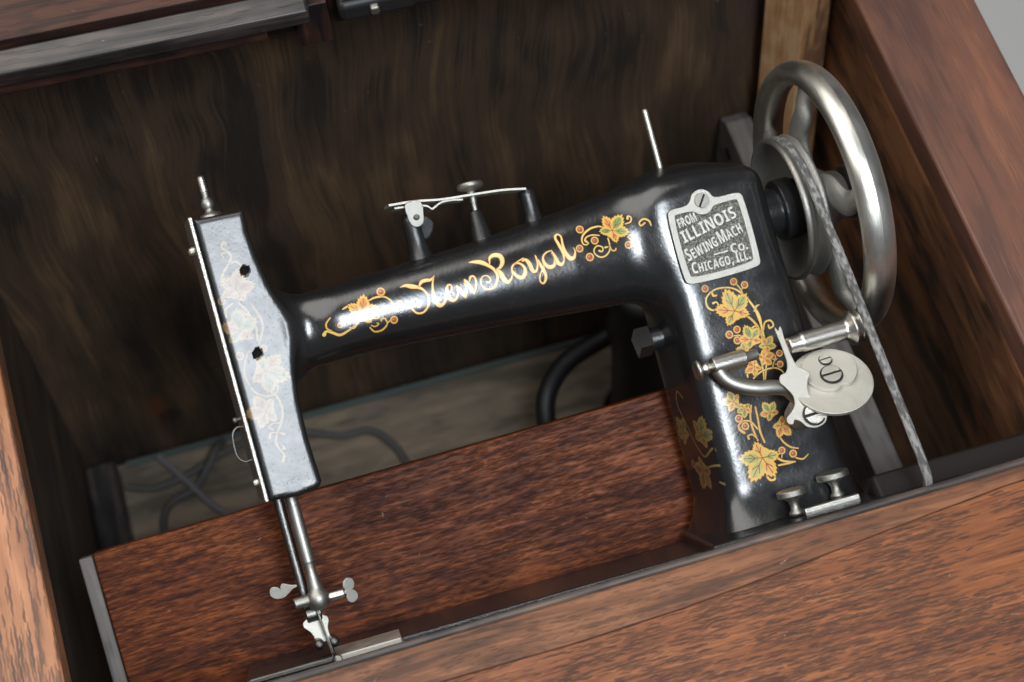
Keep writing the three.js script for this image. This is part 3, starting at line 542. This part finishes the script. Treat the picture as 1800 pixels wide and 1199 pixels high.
// tension: three posts, leaf spring, clip and thumb screw on the arm
{
  const post = (x, y0, pts) => mmAdd('tension_post', lathe(pts, 32).translate(x, y0, 0), M.black, machine);
  const p1 = post(102.6, 191, [[0, 0], [9.5, 0], [7.4, 2.6], [6.2, 6], [5.6, 11], [5.4, 17], [5.3, 24], [4.4, 28.6], [0, 29.4]]);
  mmAdd('beak', plate(smoothShape([[104, 217], [108, 216.6], [111.5, 214], [112.6, 211], [111, 207], [107.6, 204.4], [104, 206]]), 7, -3.5, 1.4), M.black, p1);
  const p2 = post(138.2, 191, [[0, 0], [8.4, 0], [6.6, 2.4], [5.9, 5], [3.6, 20.6], [2.8, 21.2], [0, 21.2]]);
  const p3 = post(168.8, 194, [[0, 0], [9, 0], [6.4, 2], [5.2, 4.6], [4.6, 9], [4.4, 14], [4.7, 19.6], [4.4, 21.6], [3.4, 22.6], [0, 22.8]]);
  const knob = mmAdd('tension_screw', lathe([[0, 208], [1.7, 208], [1.7, 216.4], [2.1, 216.8], [2.1, 221.6], [2.6, 223.4], [6.4, 224.6], [7.4, 225.4], [7.4, 227], [6.6, 227.8], [0, 228]], 36).translate(138.3, 0, 0).translate(-138.3, -208, 0).rotateZ(-0.07).rotateX(-0.1).translate(138.3, 208, 0), M.dull, machine);
  const strip = (pts, w, t) => { const c = new THREE.CatmullRomCurve3(pts.map(([x, y]) => V(x, y, 0))).getPoints(50), s = []; for (const p of c) s.push([p.x, p.y + t / 2]); for (const p of c.reverse()) s.push([p.x, p.y - t / 2]); return plate(shape(s), w, -w / 2, 0.15); };
  const sp = mmAdd('leaf_spring', strip([[91.6, 226.2], [105, 225], [120.8, 222.2], [138, 220.6], [155, 218.8], [167.4, 216.4]], 17, 1.05), M.satin, machine);
  mmAdd('lower_leaf', strip([[94.4, 224], [104, 222.8], [112, 220.8], [114.4, 218.6], [116, 219.2], [120, 220.8], [126, 220.6], [132, 219.4]], 14, 0.9), M.satin, sp);
  const clip = mmAdd('clip', plate(smoothShape([[100.2, 224.4], [100.2, 215.4], [101.4, 212.4], [104, 211.4], [106.8, 212.4], [108, 215.4], [108, 224.2]], 8), 1.4, 8.6, 0.3).translate(0, -218, -9).rotateX(0.22).translate(0, 218, 9), M.nickel, sp);
  mmAdd('rivet', latheZ([[1.7, 9.6], [1.6, 11], [0.9, 11.5], [0, 11.5]], 20).translate(104.2, 216.2, 0), M.dark, clip);
}
mmAdd('spool_pin', lathe([[0, 203], [1.7, 203], [1.65, 242], [1.2, 243.2], [0, 243.4]], 24).translate(247, 0, -1), metal(0.6, 0.58, 0.52, 0.45), machine);
// name badge
{
  const out = [[235, 146], [235.8, 143.6], [238, 142.5], [276, 142.5], [278.4, 143.6], [279, 146], [278.7, 180.4], [278, 182.9], [275.6, 184], [265.4, 184.4], [262.2, 185.4], [260.6, 188.4], [257.6, 190.6], [254.4, 190.8], [251.2, 189.2], [249.4, 186.4], [247.4, 184.6], [244, 184], [238, 183.9], [235.8, 183], [235, 180.6]];
  const inn = [[238.3, 180.4], [238.3, 147], [239, 146], [275, 146], [275.7, 147], [275.5, 180], [275, 180.7], [264, 180.9], [261, 180.4], [258.6, 178.2], [255.4, 177.4], [252.2, 178.2], [250, 180], [247, 180.8], [239, 180.9]];
  const ground = new THREE.MeshStandardMaterial({ color: new THREE.Color(0.27, 0.262, 0.24), metalness: 0.9, roughness: 0.55, bumpScale: 0.0005, bumpMap: texture(512, 512, (u, v) => vnoise(u * 90, v * 90, 90, 90, 3) * 0.7 + 0.3 * vnoise(u * 200, v * 200, 200, 200, 5)), map: texture(512, 512, (u, v) => { const t = vnoise(u * 90, v * 90, 90, 90, 3); const c = mix(0.42, 1, smooth(0.35, 0.6, t)); return [c, c, c * 0.97]; }, true) });
  ground.map.repeat.set(0.022, 0.022); ground.bumpMap.repeat.set(0.022, 0.022);
  const badge = mmAdd('badge', plate(smoothShape(out, 5), 1.7, 26.2, 0.3), ground, machine);
  badge.position.z = 0.0013;
  const frame = smoothShape(out, 5); frame.holes.push(smoothShape(inn, 5));
  mmAdd('badge_rim', plate(frame, 1.5, 27.7, 0.35), metal(0.56, 0.54, 0.49, 0.46), badge);
  screwHead(badge, 255.4, 185, 28.6, 4, 1.8, 0.95, M.dull);
  const font = await new FontLoader().loadAsync('fonts/droid/droid_sans_bold.typeface.json');
  const line = (text, a, b, cap) => {   // raised letters fitted between two baseline points; a word's first letter may be larger
    const parts = []; let x = 0;
    for (const ch of text) {
      if (ch === ' ') { x += cap * 0.22; continue; }
      const small = ch === ch.toLowerCase() && ch !== ch.toUpperCase(), h = small ? cap * 0.78 : cap;
      const g = new TextGeometry(ch.toUpperCase(), { font, size: h, depth: 0.8, curveSegments: 6, bevelEnabled: true, bevelThickness: 0.2, bevelSize: 0.06, bevelSegments: 1 });
      g.computeBoundingBox(); const bb = g.boundingBox; g.translate(x - bb.min.x, 0, 0); x += bb.max.x - bb.min.x + cap * 0.13; parts.push(g);
    }
    const g = mergeGeometries(parts), L = Math.hypot(b[0] - a[0], b[1] - a[1]);
    g.scale(L / (x - cap * 0.13), 1, 1).rotateZ(Math.atan2(b[1] - a[1], b[0] - a[0])).translate(a[0], a[1], 27.7);
    return g;
  };
  mmAdd('raised_lettering', mergeGeometries([
    line('FROM', [239.5, 173.4], [250.4, 174.9], 5), line('ILLINOIS', [240, 164.8], [273, 171.4], 6.6), line('Sewing Mach', [239.8, 154.6], [274.2, 162.6], 7), line('Co.', [264.5, 153], [274.4, 152.8], 4.9), line('Chicago, Ill.', [240.3, 147.4], [274.6, 147.2], 6.2),
  ]), M.satin, badge);
  mmAdd('raised_dash', rbox(254.6, 263, 154.2, 155.1, 27.7, 28.5, 0.2), M.satin, badge);
}
// square-headed bolt on the pillar's inner side
{
  const bolt = mmAdd('bolt', latheX([[0, 0], [6, 0], [6.4, 1], [6.4, 12]], 28).translate(216.5, 117.5, -8), M.black, machine);
  mmAdd('bolt_head', new THREE.CylinderGeometry(8.8, 8.8, 8, 4, 1).rotateZ(-Math.PI / 2).rotateX(0.3).translate(212.6, 117.6, -6), metal(0.17, 0.163, 0.15, 0.42, { flatShading: true, bumpScale: 0.0012 }), bolt);
}
// shaft collar, belt pulley, handwheel
const AXY = 169;
{
  const onAxis = (g) => g.translate(0, AXY, 0);
  const collar = mmAdd('shaft_collar', onAxis(latheX([[0, 288], [13.2, 288], [13.5, 288.4], [13.5, 305.6], [13, 306], [17, 306.3], [17.6, 307], [17.6, 316], [0, 316]], 48)), M.black, machine);
  const wheel = mmAdd('handwheel', (() => { const e = []; for (let i = 0; i <= 28; i++) { const a = i / 28 * 2 * Math.PI; e.push([73.6 + 6.8 * Math.cos(a), 334 + 9.4 * Math.sin(a)]); } return onAxis(latheX(e, 120)); })(), M.wheel, machine);
  mmAdd('pulley', onAxis(latheX([[16, 319], [26, 318.4], [34, 316], [37, 312], [39, 308], [40.8, 308.4], [41.2, 310.2], [40.2, 311.6], [37, 314.6], [37, 316.4], [40.4, 319], [41.2, 320.6], [40.2, 322], [32, 324], [24, 328], [19, 333], [15, 339], [14, 345], [12, 347], [0, 347]], 96)), M.iron, wheel);
  mmAdd('pulley_rim', onAxis(latheX([[39.2, 307.8], [40.8, 308.2], [41.35, 310], [40.6, 311.4], [38.6, 313]], 96)), M.dull, wheel);
  for (const deg of [70, -2, -74, -146, 142]) {
    const a = deg * Math.PI / 180, P = (r, da, x) => [x, AXY + r * Math.sin(a + da), r * Math.cos(a + da)];
    const c = new THREE.CatmullRomCurve3([P(16, 0.2, 328), P(28, 0.12, 327), P(40, 0.0, 328), P(54, -0.02, 331), P(70, 0.08, 334)].map((p) => V(...p)));
    const g = new THREE.TubeGeometry(c, 40, 1, 14), p = g.attributes.position, v = V(), q = V();
    for (let i = 0; i < p.count; i++) { const ring = Math.floor(i / 15), t = ring / 40; c.getPoint(t, q); v.fromBufferAttribute(p, i).sub(q); const w = mix(11, 6.2, smooth(0, 0.55, t)) + 5 * smooth(0.78, 1, t); v.x *= 4.4; const l = Math.hypot(v.y, v.z) || 1; v.y *= w; v.z *= w; p.setXYZ(i, q.x + v.x, q.y + v.y, q.z + v.z); }
    g.computeVertexNormals(); mmAdd('spoke', g, M.iron, wheel);
  }
  const kn = []; for (let i = 0; i <= 8; i++) kn.push([i % 2 ? 16 : 15.4, 349 + i * 0.9]);
  mmAdd('clutch_nut', onAxis(latheX([[10, 347], [14.6, 348.4], ...kn, [13.6, 357], [0, 357.5]], 72)), M.dark, wheel);
}
// bobbin winder on the pillar's front
{
  const bw = mmAdd('bobbin_winder', tube([[234, 95, 48], [237, 88.6, 49], [243, 83.4, 50], [252, 79.4, 51], [261, 77.4, 51], [268, 74.6, 50], [274, 67, 48]], 4.1, 60, 18), M.dull, machine);
  mmAdd('winder_tube', latheX([[0, 229.6], [2.4, 229.6], [2.4, 231.4], [4.6, 231.6], [4.9, 232.4], [4.9, 250], [4.5, 250.6], [3, 250.8], [2.9, 257.4], [2.3, 258], [0, 258]], 32).translate(0, 97, 48), M.nickel, bw);
  mmAdd('winder_knob', latheX([[0, 221.6], [4.4, 221.8], [5.6, 222.8], [5.6, 223.8], [4.4, 224.8], [2.4, 225.4], [2, 226.4], [3, 227.4], [3, 230], [0, 230]], 32).translate(0, 97, 48), M.nickel, bw);
  mmAdd('spindle', latheX([[2.6, 281], [2.6, 276.4], [3.6, 276], [4.4, 276.6], [4.5, 277.6], [4.7, 283], [5, 284.4], [5.5, 285], [5.5, 309], [6.2, 311], [9.2, 313], [9.6, 314], [9.2, 315.4], [8, 316.6], [9, 317.6], [9, 319], [0, 319]], 40).translate(0, 96.4, 46), M.nickel, bw);
  mmAdd('winder_foot', lathe([[0, 0], [8, 0], [7.4, 9], [0, 9]], 30).rotateX(Math.PI / 2 - 0.5).translate(276, 57, 34), M.iron, bw);
  const T = -0.7;   // the discs lean back
  const lean = (g, x, y, z) => g.rotateX(T).translate(x, y, z);
  const disc = mmAdd('winder_disc', lean(latheZ([[0, -2.4], [22.2, -2.4], [22.6, -2], [22.6, -0.4], [22.2, 0], [0, 0]], 72), 291, 72.9, 58), M.ivory, bw);
  const camPts = []; for (let i = 0; i < 60; i++) { const a = i / 60 * 2 * Math.PI, r = 14.4 - 1.8 * Math.exp(-(((a - 4.9) / 0.22) ** 2)) + 0.5 * Math.cos(a * 2); camPts.push([r * Math.cos(a), r * Math.sin(a)]); }
  const onDisc = (s, h) => [72.9 + h * 0.644 + s * 0.765, 58 + h * 0.765 - s * 0.644];   // a point s up the leaning disc and h above it
  { const [y, z] = onDisc(6.4, 0); mmAdd('heart_cam', lean(plate(shape(camPts), 2.2, 0, 0.35), 292.3, y, z), M.ivory, disc); }
  for (const [x, s, r] of [[291.6, 2.2, 5.2], [292.8, 12.6, 3.1]]) { const [y, z] = onDisc(s, 2.5); screwHead(bw, x, y, z, r, 1.3, 0.02, M.nickel, T); }
  const fork = [[268.6, 109], [269.9, 106.6], [271.4, 108.8], [271.6, 101], [272.4, 92], [274, 85.4], [277.4, 82.6], [279, 80], [277, 77], [275.4, 72], [276, 67.6], [279, 65.4], [283.4, 62.4], [287.4, 60], [287.4, 56.6], [286.2, 54.6], [285, 57.4], [281.8, 56.2], [279.4, 52.8], [274.6, 51.4], [269.8, 53], [267, 56.8], [264, 58.4], [262.6, 56.4], [260.6, 57.2], [260.6, 60], [264, 62.6], [266.8, 66], [267.4, 70.8], [265, 76], [262.8, 80], [264, 83], [267.4, 84], [269.4, 88], [269.4, 98]];
  const lever = mmAdd('winder_lever', plate(smoothShape(fork, 4), 1.6, -0.8, 0.35).translate(-270, -70, 0).rotateX(-0.22).rotateY(-0.16).translate(270, 70, 60), metal(0.5, 0.48, 0.43, 0.5), bw);
  screwHead(lever, 274.4, 58.8, 64.3, 5.2, 1.4, 0.02, M.nickel, -0.3);
}
// thumb knobs and clip on the bed in front of the pillar
for (const [x, y, z, r] of [[258, 6.4, 42, 8.2], [286, 8.2, 34, 9.2]]) {
  const k = mmAdd('bed_knob', lathe([[0, 0], [4, 0], [4, 2], [2.7, 3.4], [2.4, 6], [3, 8.4], [4.6, 9.8], [r - 1.2, 10.8]], 32).translate(x, y, z), M.dull, machine);
  const kn = []; for (let i = 0; i <= 6; i++) kn.push([i % 2 ? r : r - 0.35, 11 + i * 0.55]);
  mmAdd('knurled_cap', lathe([[r - 1.6, 10.6], ...kn, [r - 1.4, 14.8], [0, 14.9]], 60).translate(x, y, z), M.dull, k);
}
mmAdd('bed_clip', rbox(-16, 16, 0, 3.4, -3, 3, 0.9).rotateY(-0.1).translate(279, 5.2, 40), M.nickel, machine);

// ---------------------------------------------------------------- the leather drive belt over the pulley
{
  const X = 315.6, R = 38.6, pts = [];
  pts.push([X, 6, -66], [X, 60, -56], [X, 110, -46.5]);
  for (let d = 188; d >= 22; d -= 14) pts.push([X, AXY + R * Math.sin(d * Math.PI / 180), R * Math.cos(d * Math.PI / 180)]);
  pts.push([X, 147, 51], [X, 110, 63.6], [X, 69, 76.8], [X, 38, 87], [X, 20, 92.4], [X + 1, 11, 90], [X + 3, -2, 72], [X + 5, -14, 50]);
  const leather = new THREE.MeshStandardMaterial({ roughness: 0.75, bumpMap: grit, bumpScale: 0.0005, map: texture(512, 256, (u, v) => { const t = fbm(u * 160, v * 10, 160, 10, 4, 61), s = smooth(0.36, 0.68, t), c = mix(0.1, 0.31, s); return [c, c * 0.97, c * 0.92]; }, true) });
  const g = new THREE.TubeGeometry(new THREE.CatmullRomCurve3(pts.map((p) => V(...p)), false, 'centripetal'), 260, 2.5, 12); g.scale(MMS, MMS, MMS);
  const belt = inMachine(add('drive_belt', g, leather, scene));
  tag(belt, 'worn grey round leather belt running from the pulley down to the front rail', 'belt');
}
// ---------------------------------------------------------------- the loose wooden shelf behind the bed
{
  const g = new THREE.Group(); g.name = 'wooden_leaf'; inMachine(g, 0); scene.add(g);
  tag(g, 'glossy red brown oak leaf standing behind the machine bed, its left end edged grey', 'wooden board');
  const face = new RoundedBoxGeometry(0.406, 0.112, 0.014, 3, 0.0012).translate(0.087, 0.0285, -0.0695);
  const m = add('oak_face', grain(face, 'x', [0.13, 0.42]), W.board, g); m.rotation.z = 0.0085;
  const e = add('end_strip', grain(new RoundedBoxGeometry(0.0078, 0.113, 0.013, 2, 0.0012).translate(-0.1206, 0.0268, -0.0705), 'y', [0.3, 0.2]), W.grey, g); e.rotation.z = 0.0085;
}

// ---------------------------------------------------------------- the cabinet
const cabinet = new THREE.Group(); cabinet.name = 'sewing_cabinet'; scene.add(cabinet);
tag(cabinet, 'old oak sewing cabinet with its deep dark well standing open', 'cabinet');
const TOPY = 0.805;
function slab(pts, y0, y1, g, off, bevel = 0.0016) {   // a board with any outline in x and z
  const s = shape(pts.map(([x, z]) => [x, -z]));
  const geo = new THREE.ExtrudeGeometry(s, { depth: y1 - y0 - 2 * bevel, bevelEnabled: true, bevelThickness: bevel, bevelSize: bevel, bevelOffset: -bevel, bevelSegments: 3 }).rotateX(-Math.PI / 2).translate(0, y0 + bevel, 0);
  return grain(geo, g, off);
}
{
  const part = (name, geo, m) => add(name, geo, m, cabinet);
  const seam = (x) => 0.0535 - 0.02 * smooth(0.12, 0.42, x);
  const xs = [-0.3, -0.05, 0.06, 0.12, 0.18, 0.24, 0.3, 0.36, 0.42, 0.52];
  const inner = (x) => 0.0262 - 0.0118 * x;
  const edgeLine = (d) => xs.map((x) => [x, inner(x) + d]);
  const rail = part('front_rail', slab([...edgeLine(0.0049), ...xs.slice().reverse().map((x) => [x, seam(x) - 0.0002])], TOPY - 0.024, TOPY, 'x', [0.21, 0.1], 0.0012), W.strip);
  part('front_top', slab([...xs.map((x) => [x, seam(x) + 0.0002]), [0.52, 0.22], [-0.3, 0.22]], TOPY - 0.024, TOPY + 0.0002, 'x', [0.4, 0.55], 0.0006), W.front);
  add('worn_edge', slab([...edgeLine(0), ...edgeLine(0.0048).reverse()], TOPY - 0.024, TOPY - 0.0004, 'x', [0.7, 0.3], 0.0022), W.edge, rail);
  part('inner_ledge', plank(0.303, 0.4035, 0.7, 0.78, -0.003, 0.018, 'x', 0.003), M.soot);
  part('side_rail', slab([[-0.142, -0.42], [-0.133, 0.021], [-0.27, 0.021], [-0.27, -0.42]], TOPY - 0.024, TOPY, 'z', [0.1, 0.62], 0.0018), W.side);
  part('side_rail', slab([[0.404, -0.6], [0.4735, -0.6], [0.4705, 0.012], [0.404, 0.012]], TOPY - 0.024, TOPY, 'z', [0.55, 0.33], 0.002), W.rim);
  part('side_apron', plank(0.4042, 0.43, 0.695, TOPY - 0.025, -0.6, 0.012, 'z', 0.004), W.inner);
  part('side_wall', plank(0.411, 0.43, 0.385, 0.69, -0.6, 0.05, 'z', 0.001), W.inner);
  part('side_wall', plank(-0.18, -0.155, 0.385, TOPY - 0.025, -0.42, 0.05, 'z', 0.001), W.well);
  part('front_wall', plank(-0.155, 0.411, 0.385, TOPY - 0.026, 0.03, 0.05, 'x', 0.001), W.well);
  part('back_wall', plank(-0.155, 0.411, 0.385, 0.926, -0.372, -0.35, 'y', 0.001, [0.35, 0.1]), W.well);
  part('well_floor', plank(-0.155, 0.411, 0.385, 0.405, -0.3485, 0.03, 'x', 0.001), W.floor);
  part('floor_edge', plank(-0.126, 0.4, 0.4052, 0.4085, -0.3482, -0.344, 'x', 0.0006), new THREE.MeshStandardMaterial({ color: new THREE.Color(0.09, 0.115, 0.11), roughness: 0.7 }));
  part('floor_cleat', plank(-0.1545, -0.131, 0.4052, 0.43, -0.34, -0.1, 'z', 0.002), W.lidtop);
  // grey batten along the right side of the well, drilled near its back end
  const batten = part('batten', grain(new THREE.ExtrudeGeometry(shape([[0.352, 0.595], [0.346, 0.648], [0.336, 0.655], [0.052, 0.655], [0.052, 0.595]].map(([z, y]) => [z, y])), { depth: 0.0165, bevelEnabled: true, bevelThickness: 0.0006, bevelSize: 0.0006, bevelSegments: 1 }).rotateY(Math.PI / 2).translate(0.3415, 0, 0), 'z', [0.2, 0.7]), W.grey);
  add('drilled_hole', new THREE.CylinderGeometry(0.0045, 0.0045, 0.002, 20).rotateZ(Math.PI / 2).translate(0.3408, 0.632, -0.328), M.groove, batten);
  // light corner post
  const post = part('corner_post', grain(new RoundedBoxGeometry(0.03, 0.5, 0.03, 2, 0.0015), 'y', [0.2, 0.4]), W.raw); post.position.set(0.3815, 0.656, -0.3295); post.rotation.y = 32 * Math.PI / 180;
  // the opened lid
  const lid = part('lid', plank(-0.36, 0.098, 0.884, 0.908, -0.44, -0.338, 'x', 0.001), W.lid);
  const turn = (m) => { m.position.set(0, 0, 0); return m; };
  add('lid_panel', plank(-0.36, 0.083, 0.9, 0.9135, -0.46, -0.3295, 'x', 0.0015, [0.3, 0.66]), W.lid, lid);
  add('lid_moulding', plank(-0.36, 0.078, 0.8985, 0.9096, -0.3275, -0.3105, 'x', 0.0022), W.lidtop, lid);
  add('lid_bead', plank(-0.36, 0.054, 0.8895, 0.8983, -0.34, -0.313, 'x', 0.0016), W.lid, lid);
  add('lid_rail', plank(-0.36, 0.07, 0.868, 0.8893, -0.36, -0.334, 'x', 0.001), W.lid, lid);
  add('lid_end_block', plank(0.0702, 0.088, 0.868, 0.9, -0.36, -0.322, 'y', 0.001, [0.62, 0.3]), W.lid, lid);
  add('lid_under_rail', plank(0.0885, 0.42, 0.868, 0.9, -0.36, -0.334, 'x', 0.001), W.lid, lid);
  lid.rotation.y = -0.058; lid.position.set(-0.0195, 0.044, 0.04);
}
// small metal fitting at the lid's corner
{
  const t = new THREE.Group(); t.name = 'metal_box'; t.position.set(0.112, 0.944, -0.293); t.rotation.y = -0.05; scene.add(t);
  tag(t, 'small dark box with a pale brass edged top, on the ledge beside the lid end', 'metal box');
  add('box_body', new RoundedBoxGeometry(0.042, 0.014, 0.05, 3, 0.004).translate(0.002, -0.005, 0), M.blackDull, t);
  add('box_top', new RoundedBoxGeometry(0.036, 0.006, 0.05, 3, 0.002).translate(0, 0.0052, -0.003), new THREE.MeshStandardMaterial({ color: new THREE.Color(0.5, 0.42, 0.42), roughness: 0.5, metalness: 0.4 }), t);
  add('clasp', new RoundedBoxGeometry(0.005, 0.006, 0.005, 2, 0.0015).translate(0.0, -0.004, 0.0255), M.dull, t);
}
// ---------------------------------------------------------------- what lies on the floor of the well
const rubber = new THREE.MeshStandardMaterial({ color: new THREE.Color(0.095, 0.09, 0.086), roughness: 0.6 });
function cord(name, pts, r, m, label, category) { const c = add(name, new THREE.TubeGeometry(new THREE.CatmullRomCurve3(pts.map((p) => V(...p))), 90, r, 10), m, scene); return tag(c, label, category); }
cord('cord', [[-0.128, 0.409, -0.326], [-0.11, 0.409, -0.319], [-0.082, 0.41, -0.322], [-0.049, 0.414, -0.331], [-0.017, 0.414, -0.334], [0.015, 0.41, -0.329], [0.037, 0.409, -0.32], [0.059, 0.41, -0.317], [0.073, 0.41, -0.3], [0.079, 0.409, -0.28], [0.08, 0.409, -0.24]], 0.0029, rubber, 'dark grey cord wandering along the back of the well floor', 'cord');
cord('cord', [[-0.1, 0.409, -0.262], [-0.108, 0.409, -0.284], [-0.1, 0.409, -0.302], [-0.08, 0.409, -0.309], [-0.066, 0.416, -0.32], [-0.056, 0.418, -0.333], [-0.05, 0.41, -0.342]], 0.0029, rubber, 'short curled dark cord below the needle head, crossing the pale rod', 'cord');
cord('metal_rod', [[-0.1, 0.412, -0.343], [-0.083, 0.411, -0.315], [-0.067, 0.409, -0.289], [-0.05, 0.408, -0.274], [-0.03, 0.408, -0.262]], 0.0026, new THREE.MeshStandardMaterial({ color: new THREE.Color(0.2, 0.19, 0.2), roughness: 0.5 }), 'thin pale bent rod lying across the cords on the well floor', 'rod');
{
  const b = new THREE.Group(); b.name = 'iron_bracket'; b.position.set(0.265, 0.405, -0.27); scene.add(b);
  tag(b, 'black iron stand with a curved arm, in the shadow under the machine arm', 'bracket');
  add('stand', lathe([[0, 0], [0.034, 0], [0.034, 0.004], [0.028, 0.008], [0.026, 0.1], [0.03, 0.13], [0.028, 0.175], [0.02, 0.185], [0, 0.186]], 36), M.blackDull, b);
  add('curved_arm', new THREE.TubeGeometry(new THREE.CatmullRomCurve3([V(0.0, 0.1, -0.024), V(-0.03, 0.096, -0.018), V(-0.06, 0.094, -0.008), V(-0.08, 0.09, 0.012), V(-0.086, 0.075, 0.034), V(-0.086, 0.04, 0.05), V(-0.084, 0.0, 0.056)]), 60, 0.0072, 14), M.blackDull, b);
}
// ---------------------------------------------------------------- the room's floor
{
  const f = add('floor', new THREE.PlaneGeometry(8, 8).rotateX(-Math.PI / 2), new THREE.MeshStandardMaterial({ color: new THREE.Color(0.5, 0.5, 0.48), roughness: 0.6, map: texture(256, 256, (u, v) => { const t = 0.9 + 0.1 * fbm(u * 6, v * 6, 6, 6, 4, 91); return [t, t, t]; }, true) }), scene);
  f.userData.kind = 'structure'; f.userData.label = 'plain pale grey floor beside the cabinet';
}
// ---------------------------------------------------------------- the lamps
for (const L of LAMPS) {
  const col = new THREE.Color(...L.color), at = V(...L.at), to = V(...L.to);
  const g = new THREE.Group(); g.name = numbered(L.name); g.position.copy(at); g.lookAt(to); scene.add(g);
  tag(g, L.label, 'lamp');
  add('lamp_housing', new RoundedBoxGeometry(L.w + 0.03, L.h + 0.03, 0.03, 2, 0.006).translate(0, 0, -0.022), M.blackDull, g);
  add('diffuser', new THREE.PlaneGeometry(L.w, L.h).translate(0, 0, -0.003), new THREE.MeshStandardMaterial({ color: 0x111111, emissive: col, emissiveIntensity: 1 }), g);
  const light = new THREE.RectAreaLight(col, L.power, L.w, L.h); light.position.copy(at); light.lookAt(to); light.castShadow = true; scene.add(light);
}
renderer.render(scene, camera);
